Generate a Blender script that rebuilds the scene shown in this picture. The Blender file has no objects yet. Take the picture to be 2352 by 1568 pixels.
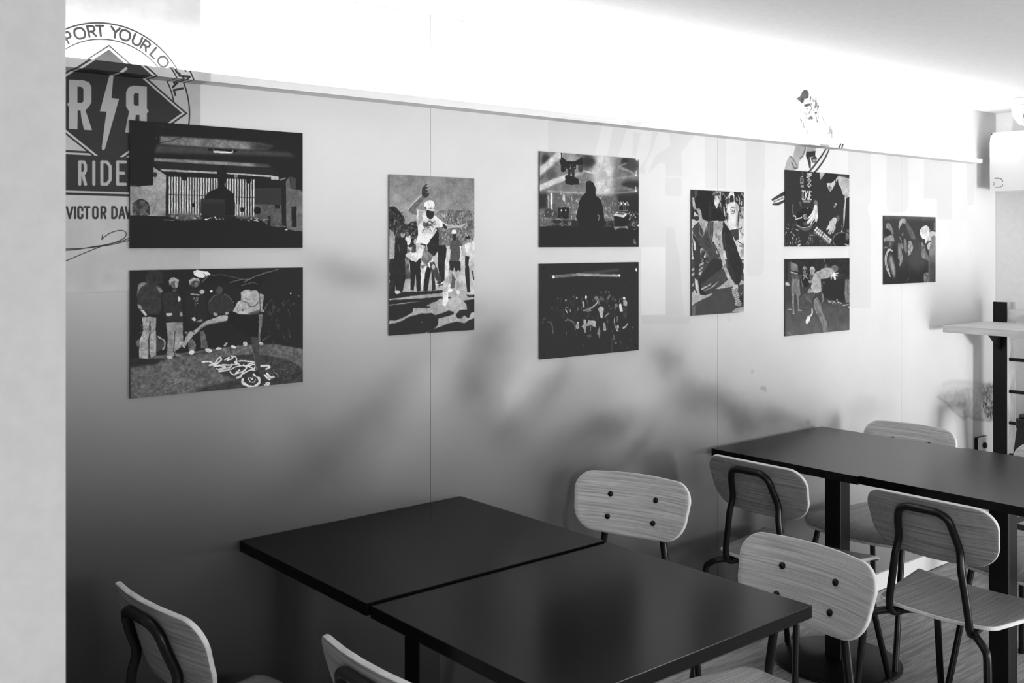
import bpy, math, random
import numpy as np
from mathutils import Vector, Matrix

# ------------------------------------------------------------------ camera, world, lights, exposure
SC = bpy.context.scene
COL = SC.collection
CAM_H, CAM_F, CAM_V0, CAM_TH = 1.5226, 2360.6, 557.9, 0.8721
WALL_Y = 2.4214          # back wall plane
CEIL = 2.18
END_X = 5.25             # end wall plane
cam_d = bpy.data.cameras.new('camera'); cam = bpy.data.objects.new('camera', cam_d); COL.objects.link(cam)
cam.location = (0, 0, CAM_H)
cam.rotation_euler = (math.pi/2, 0, CAM_TH - math.pi/2)
cam_d.sensor_width = 36; cam_d.lens = CAM_F/2352*36
cam_d.shift_y = (CAM_V0 - 784)/2352
cam_d.clip_start = 0.05
cam_d.dof.use_dof = True; cam_d.dof.focus_distance = 3.1; cam_d.dof.aperture_fstop = 9
SC.camera = cam
SC.view_settings.view_transform = 'Standard'
SC.view_settings.look = 'None'
SC.view_settings.exposure = 0.12
SC.view_settings.gamma = 1.0
SC.view_settings.use_curve_mapping = False
W = bpy.data.worlds.new('world'); SC.world = W; W.use_nodes = True
W.node_tree.nodes['Background'].inputs[0].default_value = (1, 1, 1, 1)
W.node_tree.nodes['Background'].inputs[1].default_value = 0.05

def area(name, loc, direction, sx, sy, power, spread=math.pi):
    l = bpy.data.lights.new(name, 'AREA'); l.shape = 'RECTANGLE'; l.size = sx; l.size_y = sy
    l.energy = power; l.spread = spread
    o = bpy.data.objects.new(name, l); COL.objects.link(o); o.location = loc
    o.rotation_euler = Vector(direction).to_track_quat('-Z', 'Y').to_euler()
    return o
# daylight of the shop window in the front wall, towards the far end of the room
area('window_light', (4.80, -2.35, .60), (0.0, 1, 0.10), 1.0, .9, 70, math.radians(130))
# daylight of the glazed shop door on the left, behind the camera; the pier shades the wall next to it from this
area('shopfront_light', (-2.2, -1.0, 1.2), (1, .38, 0.0), 2.2, 1.8, 42, math.radians(150))
# added fill from the front for the rail, upper wall and pier
area('front_fill', (1.7, -2.35, 1.5), (.05, 1, 0.0), 2.4, 1.1, 34, math.radians(150))
# added spot behind the camera, aimed at the pier to brighten it
l = bpy.data.lights.new('pier_fill', 'SPOT'); l.energy = 7; l.spot_size = math.radians(60); l.spot_blend = 0.7; l.shadow_soft_size = 0.08
o = bpy.data.objects.new('pier_fill', l); COL.objects.link(o); o.location = (-0.55, 0.2, 1.95)
o.rotation_euler = Vector((0.30, 1.37, -1.25)).to_track_quat('-Z', 'Y').to_euler()
STRIP = 70.0             # emission of the LED strip lying in the rail

# ------------------------------------------------------------------ object helpers
def link(o, parent=None):
    COL.objects.link(o)
    if parent is not None: o.parent = parent
    return o
def tag(o, label=None, cat=None, group=None, kind=None):
    if label: o['label'] = label
    if cat: o['category'] = cat
    if group: o['group'] = group
    if kind: o['kind'] = kind
    return o
def empty(name, loc=(0, 0, 0), rz=0, **k):
    o = bpy.data.objects.new(name, None); o.empty_display_size = 0.05
    o.location = loc; o.rotation_euler = (0, 0, rz); link(o); tag(o, **k); return o
class MB:
    """collects shapes, then becomes one mesh object"""
    def __init__(s): s.v = []; s.f = []; s.m = []; s.sm = []; s.uv = {}
    def add(s, vs, fs, mi=0, smooth=False):
        b = len(s.v); s.v += [tuple(v) for v in vs]
        for f in fs: s.f.append(tuple(i+b for i in f)); s.m.append(mi); s.sm.append(smooth)
        return s
    def box(s, x0, x1, y0, y1, z0, z1, mi=0, bev=0.0):
        if bev <= 0:
            vs = [(x, y, z) for z in (z0, z1) for y in (y0, y1) for x in (x0, x1)]
            return s.add(vs, [(0, 2, 3, 1), (4, 5, 7, 6), (0, 1, 5, 4), (2, 6, 7, 3), (0, 4, 6, 2), (1, 3, 7, 5)], mi)
        import bmesh
        bm = bmesh.new(); bmesh.ops.create_cube(bm, size=1)
        for v in bm.verts: v.co = Vector(((x0+x1)/2+v.co.x*(x1-x0), (y0+y1)/2+v.co.y*(y1-y0), (z0+z1)/2+v.co.z*(z1-z0)))
        bmesh.ops.bevel(bm, geom=bm.edges[:], offset=bev, segments=2, affect='EDGES', profile=0.6)
        bm.verts.index_update()
        s.add([v.co[:] for v in bm.verts], [[v.index for v in f.verts] for f in bm.faces], mi); bm.free(); return s
    def tube(s, pts, r, n=12, sub=5, mi=0, cap=True):
        P = smooth_path(pts, sub); k = len(P); vs = []; fs = []
        t0 = (P[1]-P[0]).normalized(); up = Vector((0, 0, 1)) if abs(t0.z) < .9 else Vector((1, 0, 0))
        nrm = (up - t0*up.dot(t0)).normalized()
        for i in range(k):
            t = (P[min(i+1, k-1)]-P[max(i-1, 0)]).normalized()
            nrm = (nrm - t*nrm.dot(t)).normalized(); b = t.cross(nrm)
            for j in range(n):
                a = 2*math.pi*j/n; vs.append(P[i]+nrm*(r*math.cos(a))+b*(r*math.sin(a)))
        for i in range(k-1):
            for j in range(n):
                fs.append((i*n+j, i*n+(j+1) % n, (i+1)*n+(j+1) % n, (i+1)*n+j))
        s.add(vs, fs, mi, True)
        if cap: s.add(vs[:n], [tuple(reversed(range(n)))], mi); s.add(vs[-n:], [tuple(range(n))], mi)
        return s
    def lathe(s, prof, c=(0, 0, 0), n=40, mi=0, axis='z'):
        vs = []; fs = []; k = len(prof)
        for r, z in prof:
            for j in range(n):
                a = 2*math.pi*j/n; p = (r*math.cos(a), r*math.sin(a), z)
                if axis == 'x': p = (p[2], p[0], p[1])
                if axis == 'y': p = (p[0], p[2], p[1])
                vs.append((c[0]+p[0], c[1]+p[1], c[2]+p[2]))
        for i in range(k-1):
            for j in range(n):
                f = (i*n+j, i*n+(j+1) % n, (i+1)*n+(j+1) % n, (i+1)*n+j)
                fs.append(f if axis != 'y' else f[::-1])
        return s.add(vs, fs, mi, True)
    def prism(s, poly, axis, a, b, mi=0):
        def p3(p, t): return {'x': (t, p[0], p[1]), 'y': (p[0], t, p[1]), 'z': (p[0], p[1], t)}[axis]
        n = len(poly); vs = [p3(p, a) for p in poly]+[p3(p, b) for p in poly]
        fs = [tuple(range(n)), tuple(reversed(range(n, 2*n)))]+[(i, i+n, (i+1) % n+n, (i+1) % n) for i in range(n)]
        return s.add(vs, fs, mi)
    def build(s, name, mats, parent=None, planar=None, **k):
        me = bpy.data.meshes.new(name); me.from_pydata(s.v, [], s.f); me.validate(verbose=False)
        if not isinstance(mats, (list, tuple)): mats = [mats]
        for m in mats: me.materials.append(m)
        me.polygons.foreach_set('material_index', s.m); me.polygons.foreach_set('use_smooth', s.sm)
        if planar:                       # planar UV over x and z
            x0, x1, z0, z1 = planar; uv = me.uv_layers.new(name='UVMap')
            co = np.array(s.v)[[l.vertex_index for l in me.loops]]
            uv.data.foreach_set('uv', np.c_[(co[:, 0]-x0)/(x1-x0), (co[:, 2]-z0)/(z1-z0)].ravel())
        import bmesh
        bm = bmesh.new(); bm.from_mesh(me); bmesh.ops.recalc_face_normals(bm, faces=bm.faces); bm.to_mesh(me); bm.free()
        o = bpy.data.objects.new(name, me); link(o, parent); tag(o, **k); return o
def smooth_path(pts, sub):
    P = [Vector(p) for p in pts]
    if sub <= 1 or len(P) < 3: return P
    out = []
    for i in range(len(P)-1):
        p0 = P[max(i-1, 0)]; p1 = P[i]; p2 = P[i+1]; p3 = P[min(i+2, len(P)-1)]
        for j in range(sub):
            t = j/sub
            out.append(0.5*((2*p1)+(p2-p0)*t+(2*p0-5*p1+4*p2-p3)*t*t+(3*p1-p0-3*p2+p3)*t**3))
    out.append(P[-1]); return out
def copy_tree(o, parent=None):
    c = o.copy(); COL.objects.link(c); c.parent = parent
    for ch in o.children: copy_tree(ch, c)
    return c

# ------------------------------------------------------------------ materials
def mat(name, g, rough=0.6, metal=0.0, spec=0.5, coat=0):
    m = bpy.data.materials.new(name); m.use_nodes = True; b = m.node_tree.nodes['Principled BSDF']
    c = (g, g, g, 1) if not isinstance(g, tuple) else g
    b.inputs['Base Color'].default_value = c; b.inputs['Roughness'].default_value = rough
    b.inputs['Metallic'].default_value = metal; b.inputs['Specular IOR Level'].default_value = spec
    if coat: b.inputs['Coat Weight'].default_value = coat
    return m
def nodes(m): return m.node_tree.nodes, m.node_tree.links, m.node_tree.nodes['Principled BSDF']
def noisy(name, g0, g1, scale, rough, stretch=(1, 1, 1), bump=0.0, detail=6, spec=0.5, rnd=True, wave=0.0):
    m = mat(name, g0, rough, spec=spec); N, L, b = nodes(m)
    tc = N.new('ShaderNodeTexCoord'); mp = N.new('ShaderNodeMapping'); mp.inputs['Scale'].default_value = stretch
    if rnd:
        oi = N.new('ShaderNodeObjectInfo'); vm = N.new('ShaderNodeVectorMath'); vm.operation = 'SCALE'
        cb = N.new('ShaderNodeCombineXYZ'); 
        for i in range(3): L.new(oi.outputs['Random'], cb.inputs[i])
        L.new(cb.outputs[0], vm.inputs[0]); vm.inputs['Scale'].default_value = 37.0
        L.new(vm.outputs[0], mp.inputs['Location'])
    L.new(tc.outputs['Object'], mp.inputs['Vector'])
    ns = N.new('ShaderNodeTexNoise'); ns.inputs['Scale'].default_value = scale; ns.inputs['Detail'].default_value = detail; ns.inputs['Roughness'].default_value = .6
    ns.inputs['Distortion'].default_value = wave
    L.new(mp.outputs[0], ns.inputs['Vector'])
    cr = N.new('ShaderNodeValToRGB'); cr.color_ramp.elements[0].position = .37; cr.color_ramp.elements[1].position = .63
    cr.color_ramp.elements[0].color = (g0, g0, g0, 1); cr.color_ramp.elements[1].color = (g1, g1, g1, 1)
    L.new(ns.outputs['Fac'], cr.inputs[0]); L.new(cr.outputs[0], b.inputs['Base Color'])
    if bump:
        bp = N.new('ShaderNodeBump'); bp.inputs['Strength'].default_value = bump; bp.inputs['Distance'].default_value = .002
        L.new(ns.outputs['Fac'], bp.inputs['Height']); L.new(bp.outputs[0], b.inputs['Normal'])
    return m
M = {}
M['white'] = noisy('white_paint', .80, .84, 40, .75, bump=.15)
M['pier'] = noisy('pier_plaster', .62, .66, 30, .8, bump=.2)
M['ceiling'] = noisy('ceiling_paint', .80, .84, 60, .8, bump=.1)
M['grey_wall'] = noisy('grey_paint', .25, .28, 40, .8, bump=.15)
M['trim'] = mat('trim_paint', .78, .45)
M['black'] = mat('black_steel', .004, .42, spec=.25)
M['tube'] = mat('black_tube', .004, .32, spec=.3)
M['top'] = noisy('black_laminate', .003, .0045, 300, .20, bump=.0, spec=.5)
M['top'].node_tree.nodes['Principled BSDF'].inputs['IOR'].default_value = 1.21
M['topedge'] = mat('black_edge_band', .004, .5, spec=.3)
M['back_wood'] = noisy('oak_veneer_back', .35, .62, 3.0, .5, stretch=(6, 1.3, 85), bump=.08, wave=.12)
M['shaded_wood'] = noisy('oak_veneer_shaded', .14, .30, 3.0, .55, stretch=(6, 1.3, 85), bump=.08, wave=.12)  # shade painted in: darker copy of the veneer for rears and undersides
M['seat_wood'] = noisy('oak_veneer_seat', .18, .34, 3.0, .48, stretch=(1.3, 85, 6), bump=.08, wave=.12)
M['ply'] = noisy('plywood_edge', .58, .72, 30, .55)
M['plank'] = noisy('floor_plank_wood', .21, .42, 3.0, .5, stretch=(1.6, 22, 1), bump=.08, wave=.8)
M['pine'] = noisy('pale_pine', .42, .66, 3.0, .6, stretch=(14, 14, 2), bump=.05, wave=.5)
M['shelf'] = noisy('shelf_wood', .50, .68, 3.0, .5, stretch=(14, 2, 14), bump=.05, wave=.5)
M['plastic'] = mat('white_plastic', .82, .35)
M['line'] = mat('dark_seam', .02, .6)
M['glass_dark'] = mat('dark_lens', .01, .05, spec=.8, coat=1)
M['board'] = mat('board_edge', .05, .6)
M['gloss_black'] = mat('gloss_black_metal', .012, .2, spec=.7)
e = bpy.data.materials.new('led_strip'); e.use_nodes = True; N = e.node_tree.nodes; b = N['Principled BSDF']
b.inputs['Emission Color'].default_value = (1, 1, 1, 1); b.inputs['Emission Strength'].default_value = STRIP
M['led'] = e
def image_mat(name, arr, rough=.6, spec=.3, grain=0.0):
    """arr: rows from the top, display grey 0..1, drawn in this script"""
    h, w = arr.shape
    im = bpy.data.images.new(name, w, h, alpha=False, float_buffer=False)
    a = np.ones((h, w, 4), np.float32); a[..., :3] = np.clip(arr[::-1, :, None], 0, 1)
    im.pixels.foreach_set(a.ravel()); im.pack()
    m = mat(name, .5, rough, spec=spec); N, L, b = nodes(m)
    t = N.new('ShaderNodeTexImage'); t.image = im; t.interpolation = 'Cubic'; t.extension = 'EXTEND'
    uv = N.new('ShaderNodeUVMap'); uv.uv_map = 'UVMap'
    L.new(uv.outputs[0], t.inputs[0]); L.new(t.outputs[0], b.inputs['Base Color'])
    return m

# ------------------------------------------------------------------ drawing of flat print (posters, mural)
def blur2(a, s):
    r = max(1, int(round(s*.6)))
    for _ in range(3):
        for ax in (0, 1):
            p = np.pad(a, [(r+1, r) if i == ax else (0, 0) for i in (0, 1)], mode='edge')
            c = np.cumsum(p, axis=ax)
            a = (c[2*r+1:] - c[:-2*r-1])/(2*r+1) if ax == 0 else (c[:, 2*r+1:] - c[:, :-2*r-1])/(2*r+1)
    return a
def fnoise(h, w, cell, seed, octaves=4):
    rs = np.random.RandomState(seed); out = np.zeros((h, w), np.float32); amp = 1; tot = 0
    for o in range(octaves):
        c = max(1.5, cell/2**o); gh = int(h/c)+3; gw = int(w/c)+3; g = rs.rand(gh, gw).astype(np.float32)
        y = np.arange(h)/c; x = np.arange(w)/c; yi = y.astype(int); xi = x.astype(int)
        fy = (y-yi)[:, None]; fx = (x-xi)[None]; fy = fy*fy*(3-2*fy); fx = fx*fx*(3-2*fx)
        a = g[yi][:, xi]; b_ = g[yi][:, xi+1]; c_ = g[yi+1][:, xi]; d = g[yi+1][:, xi+1]
        out += amp*((a*(1-fx)+b_*fx)*(1-fy)+(c_*(1-fx)+d*fx)*fy); tot += amp; amp *= .55
    return out/tot-.5
def pts(s):
    if isinstance(s, str): return np.array([[float(q) for q in p.split(',')] for p in s.split()])
    return np.asarray(s, float)
class Canvas:
    """grey picture; every shape is given in drawing units and mapped by self.T to pixels"""
    def __init__(s, w, h, T, unit, base=0.2, seed=1):
        s.w, s.h, s.T, s.k = w, h, T, unit; s.a = np.full((h, w), base, np.float32); s.seed = seed
    def paint(s, m, x0, y0, val, alpha, tex, blur):
        h, w = m.shape; sl = s.a[y0:y0+h, x0:x0+w]
        al = m*alpha; v = val
        if tex:
            s.seed += 1; v = val+tex*2*fnoise(h, w, max(4, 26*s.k), s.seed)
        sl[...] = sl*(1-al)+v*al
    def mask(s, P, pad):
        x0 = max(0, int(np.floor(P[:, 0].min()))-pad); x1 = min(s.w, int(np.ceil(P[:, 0].max()))+pad+1)
        y0 = max(0, int(np.floor(P[:, 1].min()))-pad); y1 = min(s.h, int(np.ceil(P[:, 1].max()))+pad+1)
        if x1 <= x0 or y1 <= y0: return None
        S = 3; w = (x1-x0); h = (y1-y0)
        tog = np.zeros((h*S, w*S+1), np.int32)
        Q = (P-[x0, y0])*S
        for (ax, ay), (bx, by) in zip(Q, np.roll(Q, -1, 0)):
            if ay == by: continue
            lo, hi = (ay, by) if ay < by else (by, ay)
            r0 = max(0, int(math.ceil(lo-.5))); r1 = min(h*S-1, int(math.ceil(hi-.5))-1)
            if r1 < r0: continue
            r = np.arange(r0, r1+1); x = ax+(r+.5-ay)*(bx-ax)/(by-ay)
            np.add.at(tog, (r, np.clip(np.ceil(x-.5).astype(int), 0, w*S)), 1)
        ins = (np.cumsum(tog, 1)[:, :w*S] & 1).astype(np.float32)
        return ins.reshape(h, S, w, S).mean((1, 3)), x0, y0
    def poly(s, p, val, alpha=1, blur=0, tex=0, grow=None):
        P = s.T(pts(p)); b = blur*s.k
        r = s.mask(P, int(b*2.2)+2)
        if r is None: return
        m, x0, y0 = r
        if b > .5: m = blur2(m, b)
        s.paint(m, x0, y0, val/255, alpha, tex/255, b)
    def ell(s, cx, cy, rx, ry, val, rot=0, **k):
        t = np.linspace(0, 2*math.pi, 37)[:-1]; c, q = math.cos(math.radians(rot)), math.sin(math.radians(rot))
        x = rx*np.cos(t); y = ry*np.sin(t); s.poly(np.c_[cx+x*c-y*q, cy+x*q+y*c], val, **k)
    def line(s, p, wd, val, alpha=1, blur=0, tex=0, curve=False, closed=False):
        Q = pts(p)
        if curve and len(Q) > 2:
            Q = np.array([(v.x, v.y) for v in smooth_path([(a, b, 0) for a, b in Q], 6)])
        P = s.T(Q); r = wd*s.k/2
        if closed: P = np.r_[P, P[:1]]
        pad = r+blur*s.k*2+2
        x0 = max(0, int(P[:, 0].min()-pad)); x1 = min(s.w, int(P[:, 0].max()+pad)+1)
        y0 = max(0, int(P[:, 1].min()-pad)); y1 = min(s.h, int(P[:, 1].max()+pad)+1)
        if x1 <= x0 or y1 <= y0: return
        Y, X = np.mgrid[y0:y1, x0:x1]; X = X+.5; Y = Y+.5; d = np.full(X.shape, 1e9)
        for a, b in zip(P[:-1], P[1:]):
            v = b-a; L2 = max(1e-9, (v**2).sum()); t = np.clip(((X-a[0])*v[0]+(Y-a[1])*v[1])/L2, 0, 1)
            d = np.minimum(d, (X-a[0]-t*v[0])**2+(Y-a[1]-t*v[1])**2)
        soft = max(1.0, blur*s.k*2)
        m = np.clip((r-np.sqrt(d))/soft+.5, 0, 1).astype(np.float32)
        s.paint(m, x0, y0, val/255, alpha, tex/255, 0)
    def speckle(s, p, lo, hi, n, size, seed, elong=1.0, ang=90):
        """many small strokes inside a quadrilateral"""
        Q = pts(p); rs = np.random.RandomState(seed)
        for _ in range(n):
            u, v = rs.rand(2); c = Q[0]*(1-u)*(1-v)+Q[1]*u*(1-v)+Q[2]*u*v+Q[3]*(1-u)*v
            a = math.radians(ang+rs.randn()*25); l = size*elong*(.5+rs.rand())
            s.line([c, c+[math.cos(a)*l, math.sin(a)*l]], size*(.5+rs.rand()*.8), lo+(hi-lo)*rs.rand())
def homog(quad, w, h):
    src = pts(quad); dst = np.array([(0, 0), (w, 0), (w, h), (0, h)], float); A = []; B = []
    for (x, y), (u, v) in zip(src, dst):
        A += [[x, y, 1, 0, 0, 0, -u*x, -u*y], [0, 0, 0, x, y, 1, -v*x, -v*y]]; B += [u, v]
    H = np.r_[np.linalg.solve(np.array(A), np.array(B)), 1].reshape(3, 3)
    def T(P):
        q = np.c_[P, np.ones(len(P))] @ H.T; return q[:, :2]/q[:, 2:]
    return T
def picture(quad, w, h, base, seed=1):
    q = pts(quad); return Canvas(w, h, homog(quad, w, h), w/abs(q[1, 0]-q[0, 0]), base/255, seed)
STROKES = {  # simple stroke letters in a unit box, y down
 'S': ['1,.15 .8,0 .2,0 0,.15 0,.38 1,.62 1,.85 .8,1 .2,1 0,.85'], 'P': ['0,1 0,0 .75,0 1,.14 1,.42 .75,.55 0,.55'],
 'O': ['.5,0 .85,.1 1,.5 .85,.9 .5,1 .15,.9 0,.5 .15,.1 .5,0'], 'R': ['0,1 0,0 .75,0 1,.14 1,.38 .75,.52 0,.52', '.5,.52 1,1'],
 'T': ['0,0 1,0', '.5,0 .5,1'], 'Y': ['0,0 .5,.48 1,0', '.5,.48 .5,1'], 'U': ['0,0 0,.7 .15,.93 .5,1 .85,.93 1,.7 1,0'],
 'L': ['0,0 0,1 1,1'], 'C': ['1,.15 .7,0 .3,0 .05,.25 0,.5 .05,.75 .3,1 .7,1 1,.85'], 'A': ['0,1 .5,0 1,1', '.2,.68 .8,.68'],
 'I': ['.5,0 .5,1'], 'D': ['0,0 0,1 .6,1 1,.8 1,.2 .6,0 0,0'], 'E': ['1,0 0,0 0,1 1,1', '0,.5 .8,.5'], 'V': ['0,0 .5,1 1,0'],
 'o': ['.25,0 .75,0 1,.15 1,.85 .75,1 .25,1 0,.85 0,.15 .25,0'], 'c': ['1,.3 1,.12 .75,0 .25,0 0,.12 0,.88 .25,1 .75,1 1,.88 1,.7'],
 'K': ['0,0 0,1', '1,0 .1,.55 1,1'], 'N': ['0,1 0,0 1,1 1,0']}
def glyph(cv, ch, org, ex, ey, wd, val, curve=False):
    org, ex, ey = map(np.array, (org, ex, ey))
    for st in STROKES[ch]:
        q = pts(st); cv.line(org+q[:, :1]*ex+q[:, 1:]*ey, wd, val, curve=curve)
CO, SI = math.cos(CAM_TH), math.sin(CAM_TH)
def to_wall(u, v, Y=WALL_Y):
    """point of the back wall plane seen at a pixel of the photograph"""
    t = (np.asarray(u, float)-1176)/CAM_F; X = Y*(CO+t*SI)/(SI-t*CO); d = X*CO+Y*SI
    return X, CAM_H-(np.asarray(v, float)-CAM_V0)*d/CAM_F
# ------------------------------------------------------------------ the nine photographs, drawn shape by shape
PR = [(0.8623, 1.8101, .450, 0), (0.8629, 1.4585, .4501, 0), (1.5821, 1.7141, .3001, 1), (2.1429, 1.8107, .4523, 0), (2.1431, 1.4573, .4517, 0),
      (2.8727, 1.7143, .3022, 1), (3.4411, 1.8117, .4545, 0), (3.4399, 1.4584, .4569, 0), (4.1707, 1.6431, .4551, 0)]
PGAIN = [1.1, 1.45, 1.2, 1.05, 1.1, 1.0, 1.0, 1.0, .9]
PLIFT = [0]*9
def gain(a, g):
    lin = np.where(a <= .04045, a/12.92, ((np.maximum(a, 0)+.055)/1.055)**2.4)*g
    lin = np.clip(lin, 0, .9)
    return np.where(lin <= .0031308, lin*12.92, 1.055*lin**(1/2.4)-.055)
def finish(i, c):
    # photographic look: edges warped a little, tones mottled, fine grain
    wa = 2 if i == 0 else 4.5; a = c.a; h, w = a.shape; q = w/600 if w > h else h/600
    dx = fnoise(h, w, 12*q, 300+i, 3)*wa*q; dy = fnoise(h, w, 12*q, 400+i, 3)*wa*q
    yy, xx = np.mgrid[0:h, 0:w]; X = np.clip(xx+dx, 0, w-1.01); Y = np.clip(yy+dy, 0, h-1.01)
    x0 = X.astype(int); y0 = Y.astype(int); fx = X-x0; fy = Y-y0
    a = (a[y0, x0]*(1-fx)+a[y0, x0+1]*fx)*(1-fy)+(a[y0+1, x0]*(1-fx)+a[y0+1, x0+1]*fx)*fy
    mid = np.clip((a-.16)*4, 0, 1)
    a = a*(1+mid*(fnoise(h, w, 30*q, 500+i, 5)*.45+fnoise(h, w, 5*q, 600+i, 2)*.22))
    k = np.array([.2, .6, .2]); a = np.apply_along_axis(np.convolve, 0, a, k, 'same'); a = np.apply_along_axis(np.convolve, 1, a, k, 'same')
    a[0] = a[1]; a[-1] = a[-2]; a[:, 0] = a[:, 1]; a[:, -1] = a[:, -2]
    a = a+np.random.RandomState(90+i).randn(h, w)*.012
    M['print%d' % i] = image_mat('photo_print_%d' % i, gain(np.clip(a, .01, 1), PGAIN[i]), .6, .12)

def photo0():
    c = picture('628,32 2222,145 2222,1195 628,1207', 960, 640, 34, 3)
    c.poly('905,180 1100,186 1500,208 1830,235 1960,262 1900,300 1840,303 1390,285 905,250', 118, blur=7, tex=30)
    c.poly('1700,230 2222,250 2222,330 1800,320', 34, blur=40, alpha=.8)
    c.poly('880,258 1400,285 2100,322 2150,360 1900,352 850,330', 66, blur=14, tex=8)
    c.line('905,240 980,228 1060,200 1110,186', 5, 34)
    c.poly('1345,287 1635,300 1600,322 1350,310', 28); c.poly('1390,290 1400,308 1560,318 1580,302 1575,330 1500,334 1400,328', 195, tex=40)
    c.poly('850,378 1895,430 1930,448 1895,462 850,408', 128, blur=5, tex=16); c.poly('1780,400 2100,430 2000,480 1780,470', 34, blur=28, alpha=.7)
    c.poly('850,408 1900,462 2000,500 2000,540 1520,508 900,478', 40)
    c.poly('900,478 1430,502 1430,520 930,499', 172); c.poly('1520,508 1900,530 2000,545 1900,549 1520,522', 172)
    c.poly('628,640 838,628 842,465 970,575 958,900 800,905 628,905', 148, tex=22)
    c.poly('842,462 975,545 975,582 930,568 850,515', 168, tex=30); c.ell(858, 530, 20, 24, 50)
    c.poly('960,540 980,535 985,900 955,900', 40)
    c.poly('975,540 1430,552 1775,570 1772,908 980,890', 40)
    for k in range(33):
        x = 992+k*24.3; c.line([(x, 544+k*.9), (x-1, 886+k*.7)], 12.5, 208)
    c.line('975,713 1310,720', 5, 45); c.line('1595,732 1770,738', 6, 45)
    c.poly('960,538 1780,560 1780,572 960,548', 40)
    for x, y in ((1130, 560), (1722, 582)):
        c.ell(x, y, 25, 27, 28); c.line([(x+25, y-70), (x+22, y-30)], 4, 40); c.poly([(x-28, y-20), (x+28, y-18), (x+20, y+18), (x-20, y+16)], 34)
    c.ell(1605, 541, 16, 16, 160); c.ell(1605, 541, 9, 9, 60)
    c.poly('1928,540 2000,546 2000,574 1930,570', 196); c.poly('2005,572 2060,550 2070,560 2015,582', 140, blur=4)
    c.poly('1780,575 2065,585 2065,655 1780,655', 34)
    c.poly('1780,655 2022,650 2022,805 1780,797', 52); c.line('1780,657 2022,652 2022,800', 4, 66)
    c.poly('1775,797 2022,803 2120,812 2120,1000 2000,1010 1900,990 1850,950 1772,930', 84, tex=26)
    c.poly('2065,590 2100,540 2108,655 2200,662 2222,690 2222,1045 2150,1040 2075,1020 2070,800', 100, tex=16)
    c.poly('2108,540 2160,560 2160,655 2108,655', 66); c.poly('2022,585 2068,585 2070,1000 2030,990', 36)
    c.poly('2118,815 2165,815 2165,1010 2122,1005', 34, tex=8); c.ell(1803, 855, 33, 35, 26); c.poly('1965,800 2010,800 2010,840 1965,838', 34)
    c.poly('1895,905 1925,910 1925,1010 1895,1000', 34); c.poly('1590,795 1640,800 1640,900 1590,900', 190)
    for k in range(2): c.line([(1608+k*24, 800), (1607+k*24, 900)], 8, 50)
    c.poly('1645,826 1681,828 1680,868 1645,866', 30); c.ell(1215, 808, 15, 20, 30)
    c.poly('1530,790 1592,792 1592,905 1530,905', 128, tex=26)
    c.ell(1475, 540, 42, 52, 33); c.poly('1436,480 1470,438 1500,440 1520,480 1520,560 1500,620 1510,650 1555,678 1588,708 1597,795 1595,905 1300,905 1305,760 1335,705 1370,678 1440,650 1448,620 1434,570', 33)
    c.poly('1280,750 1325,748 1500,755 1505,900 1275,880', 52, blur=2); c.poly('1300,790 1500,790 1500,930 1280,900', 42, blur=10)
    c.ell(1130, 905, 150, 32, 120, blur=18, alpha=.75, tex=60); c.ell(1100, 925, 200, 26, 90, blur=12, alpha=.6, tex=50); c.ell(1690, 915, 90, 20, 130, blur=12, alpha=.6, tex=60)
    c.ell(730, 850, 82, 96, 74, tex=60); c.line('650,800 700,766 760,770 800,840 808,905', 6, 32, curve=True)
    c.poly('628,905 800,905 960,910 1100,955 1300,945 1500,935 1780,935 1850,960 1900,1000 2050,1035 2222,1055 2222,1195 628,1207', 33, blur=3)
    c.line('800,905 955,908', 5, 190); c.line('940,945 1035,948', 5, 150); c.speckle('900,900 1900,930 1900,950 900,930', 90, 220, 40, 7, 5, 2, 5)
    c.ell(1330, 938, 14, 6, 220); c.ell(2070, 1030, 14, 7, 200)
    c.poly('600,40 850,50 850,300 838,628 600,610', 32); c.line('640,628 715,640', 8, 60); c.ell(868, 198, 10, 5, 70); c.ell(930, 88, 8, 4, 70)
    finish(0, c)

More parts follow.
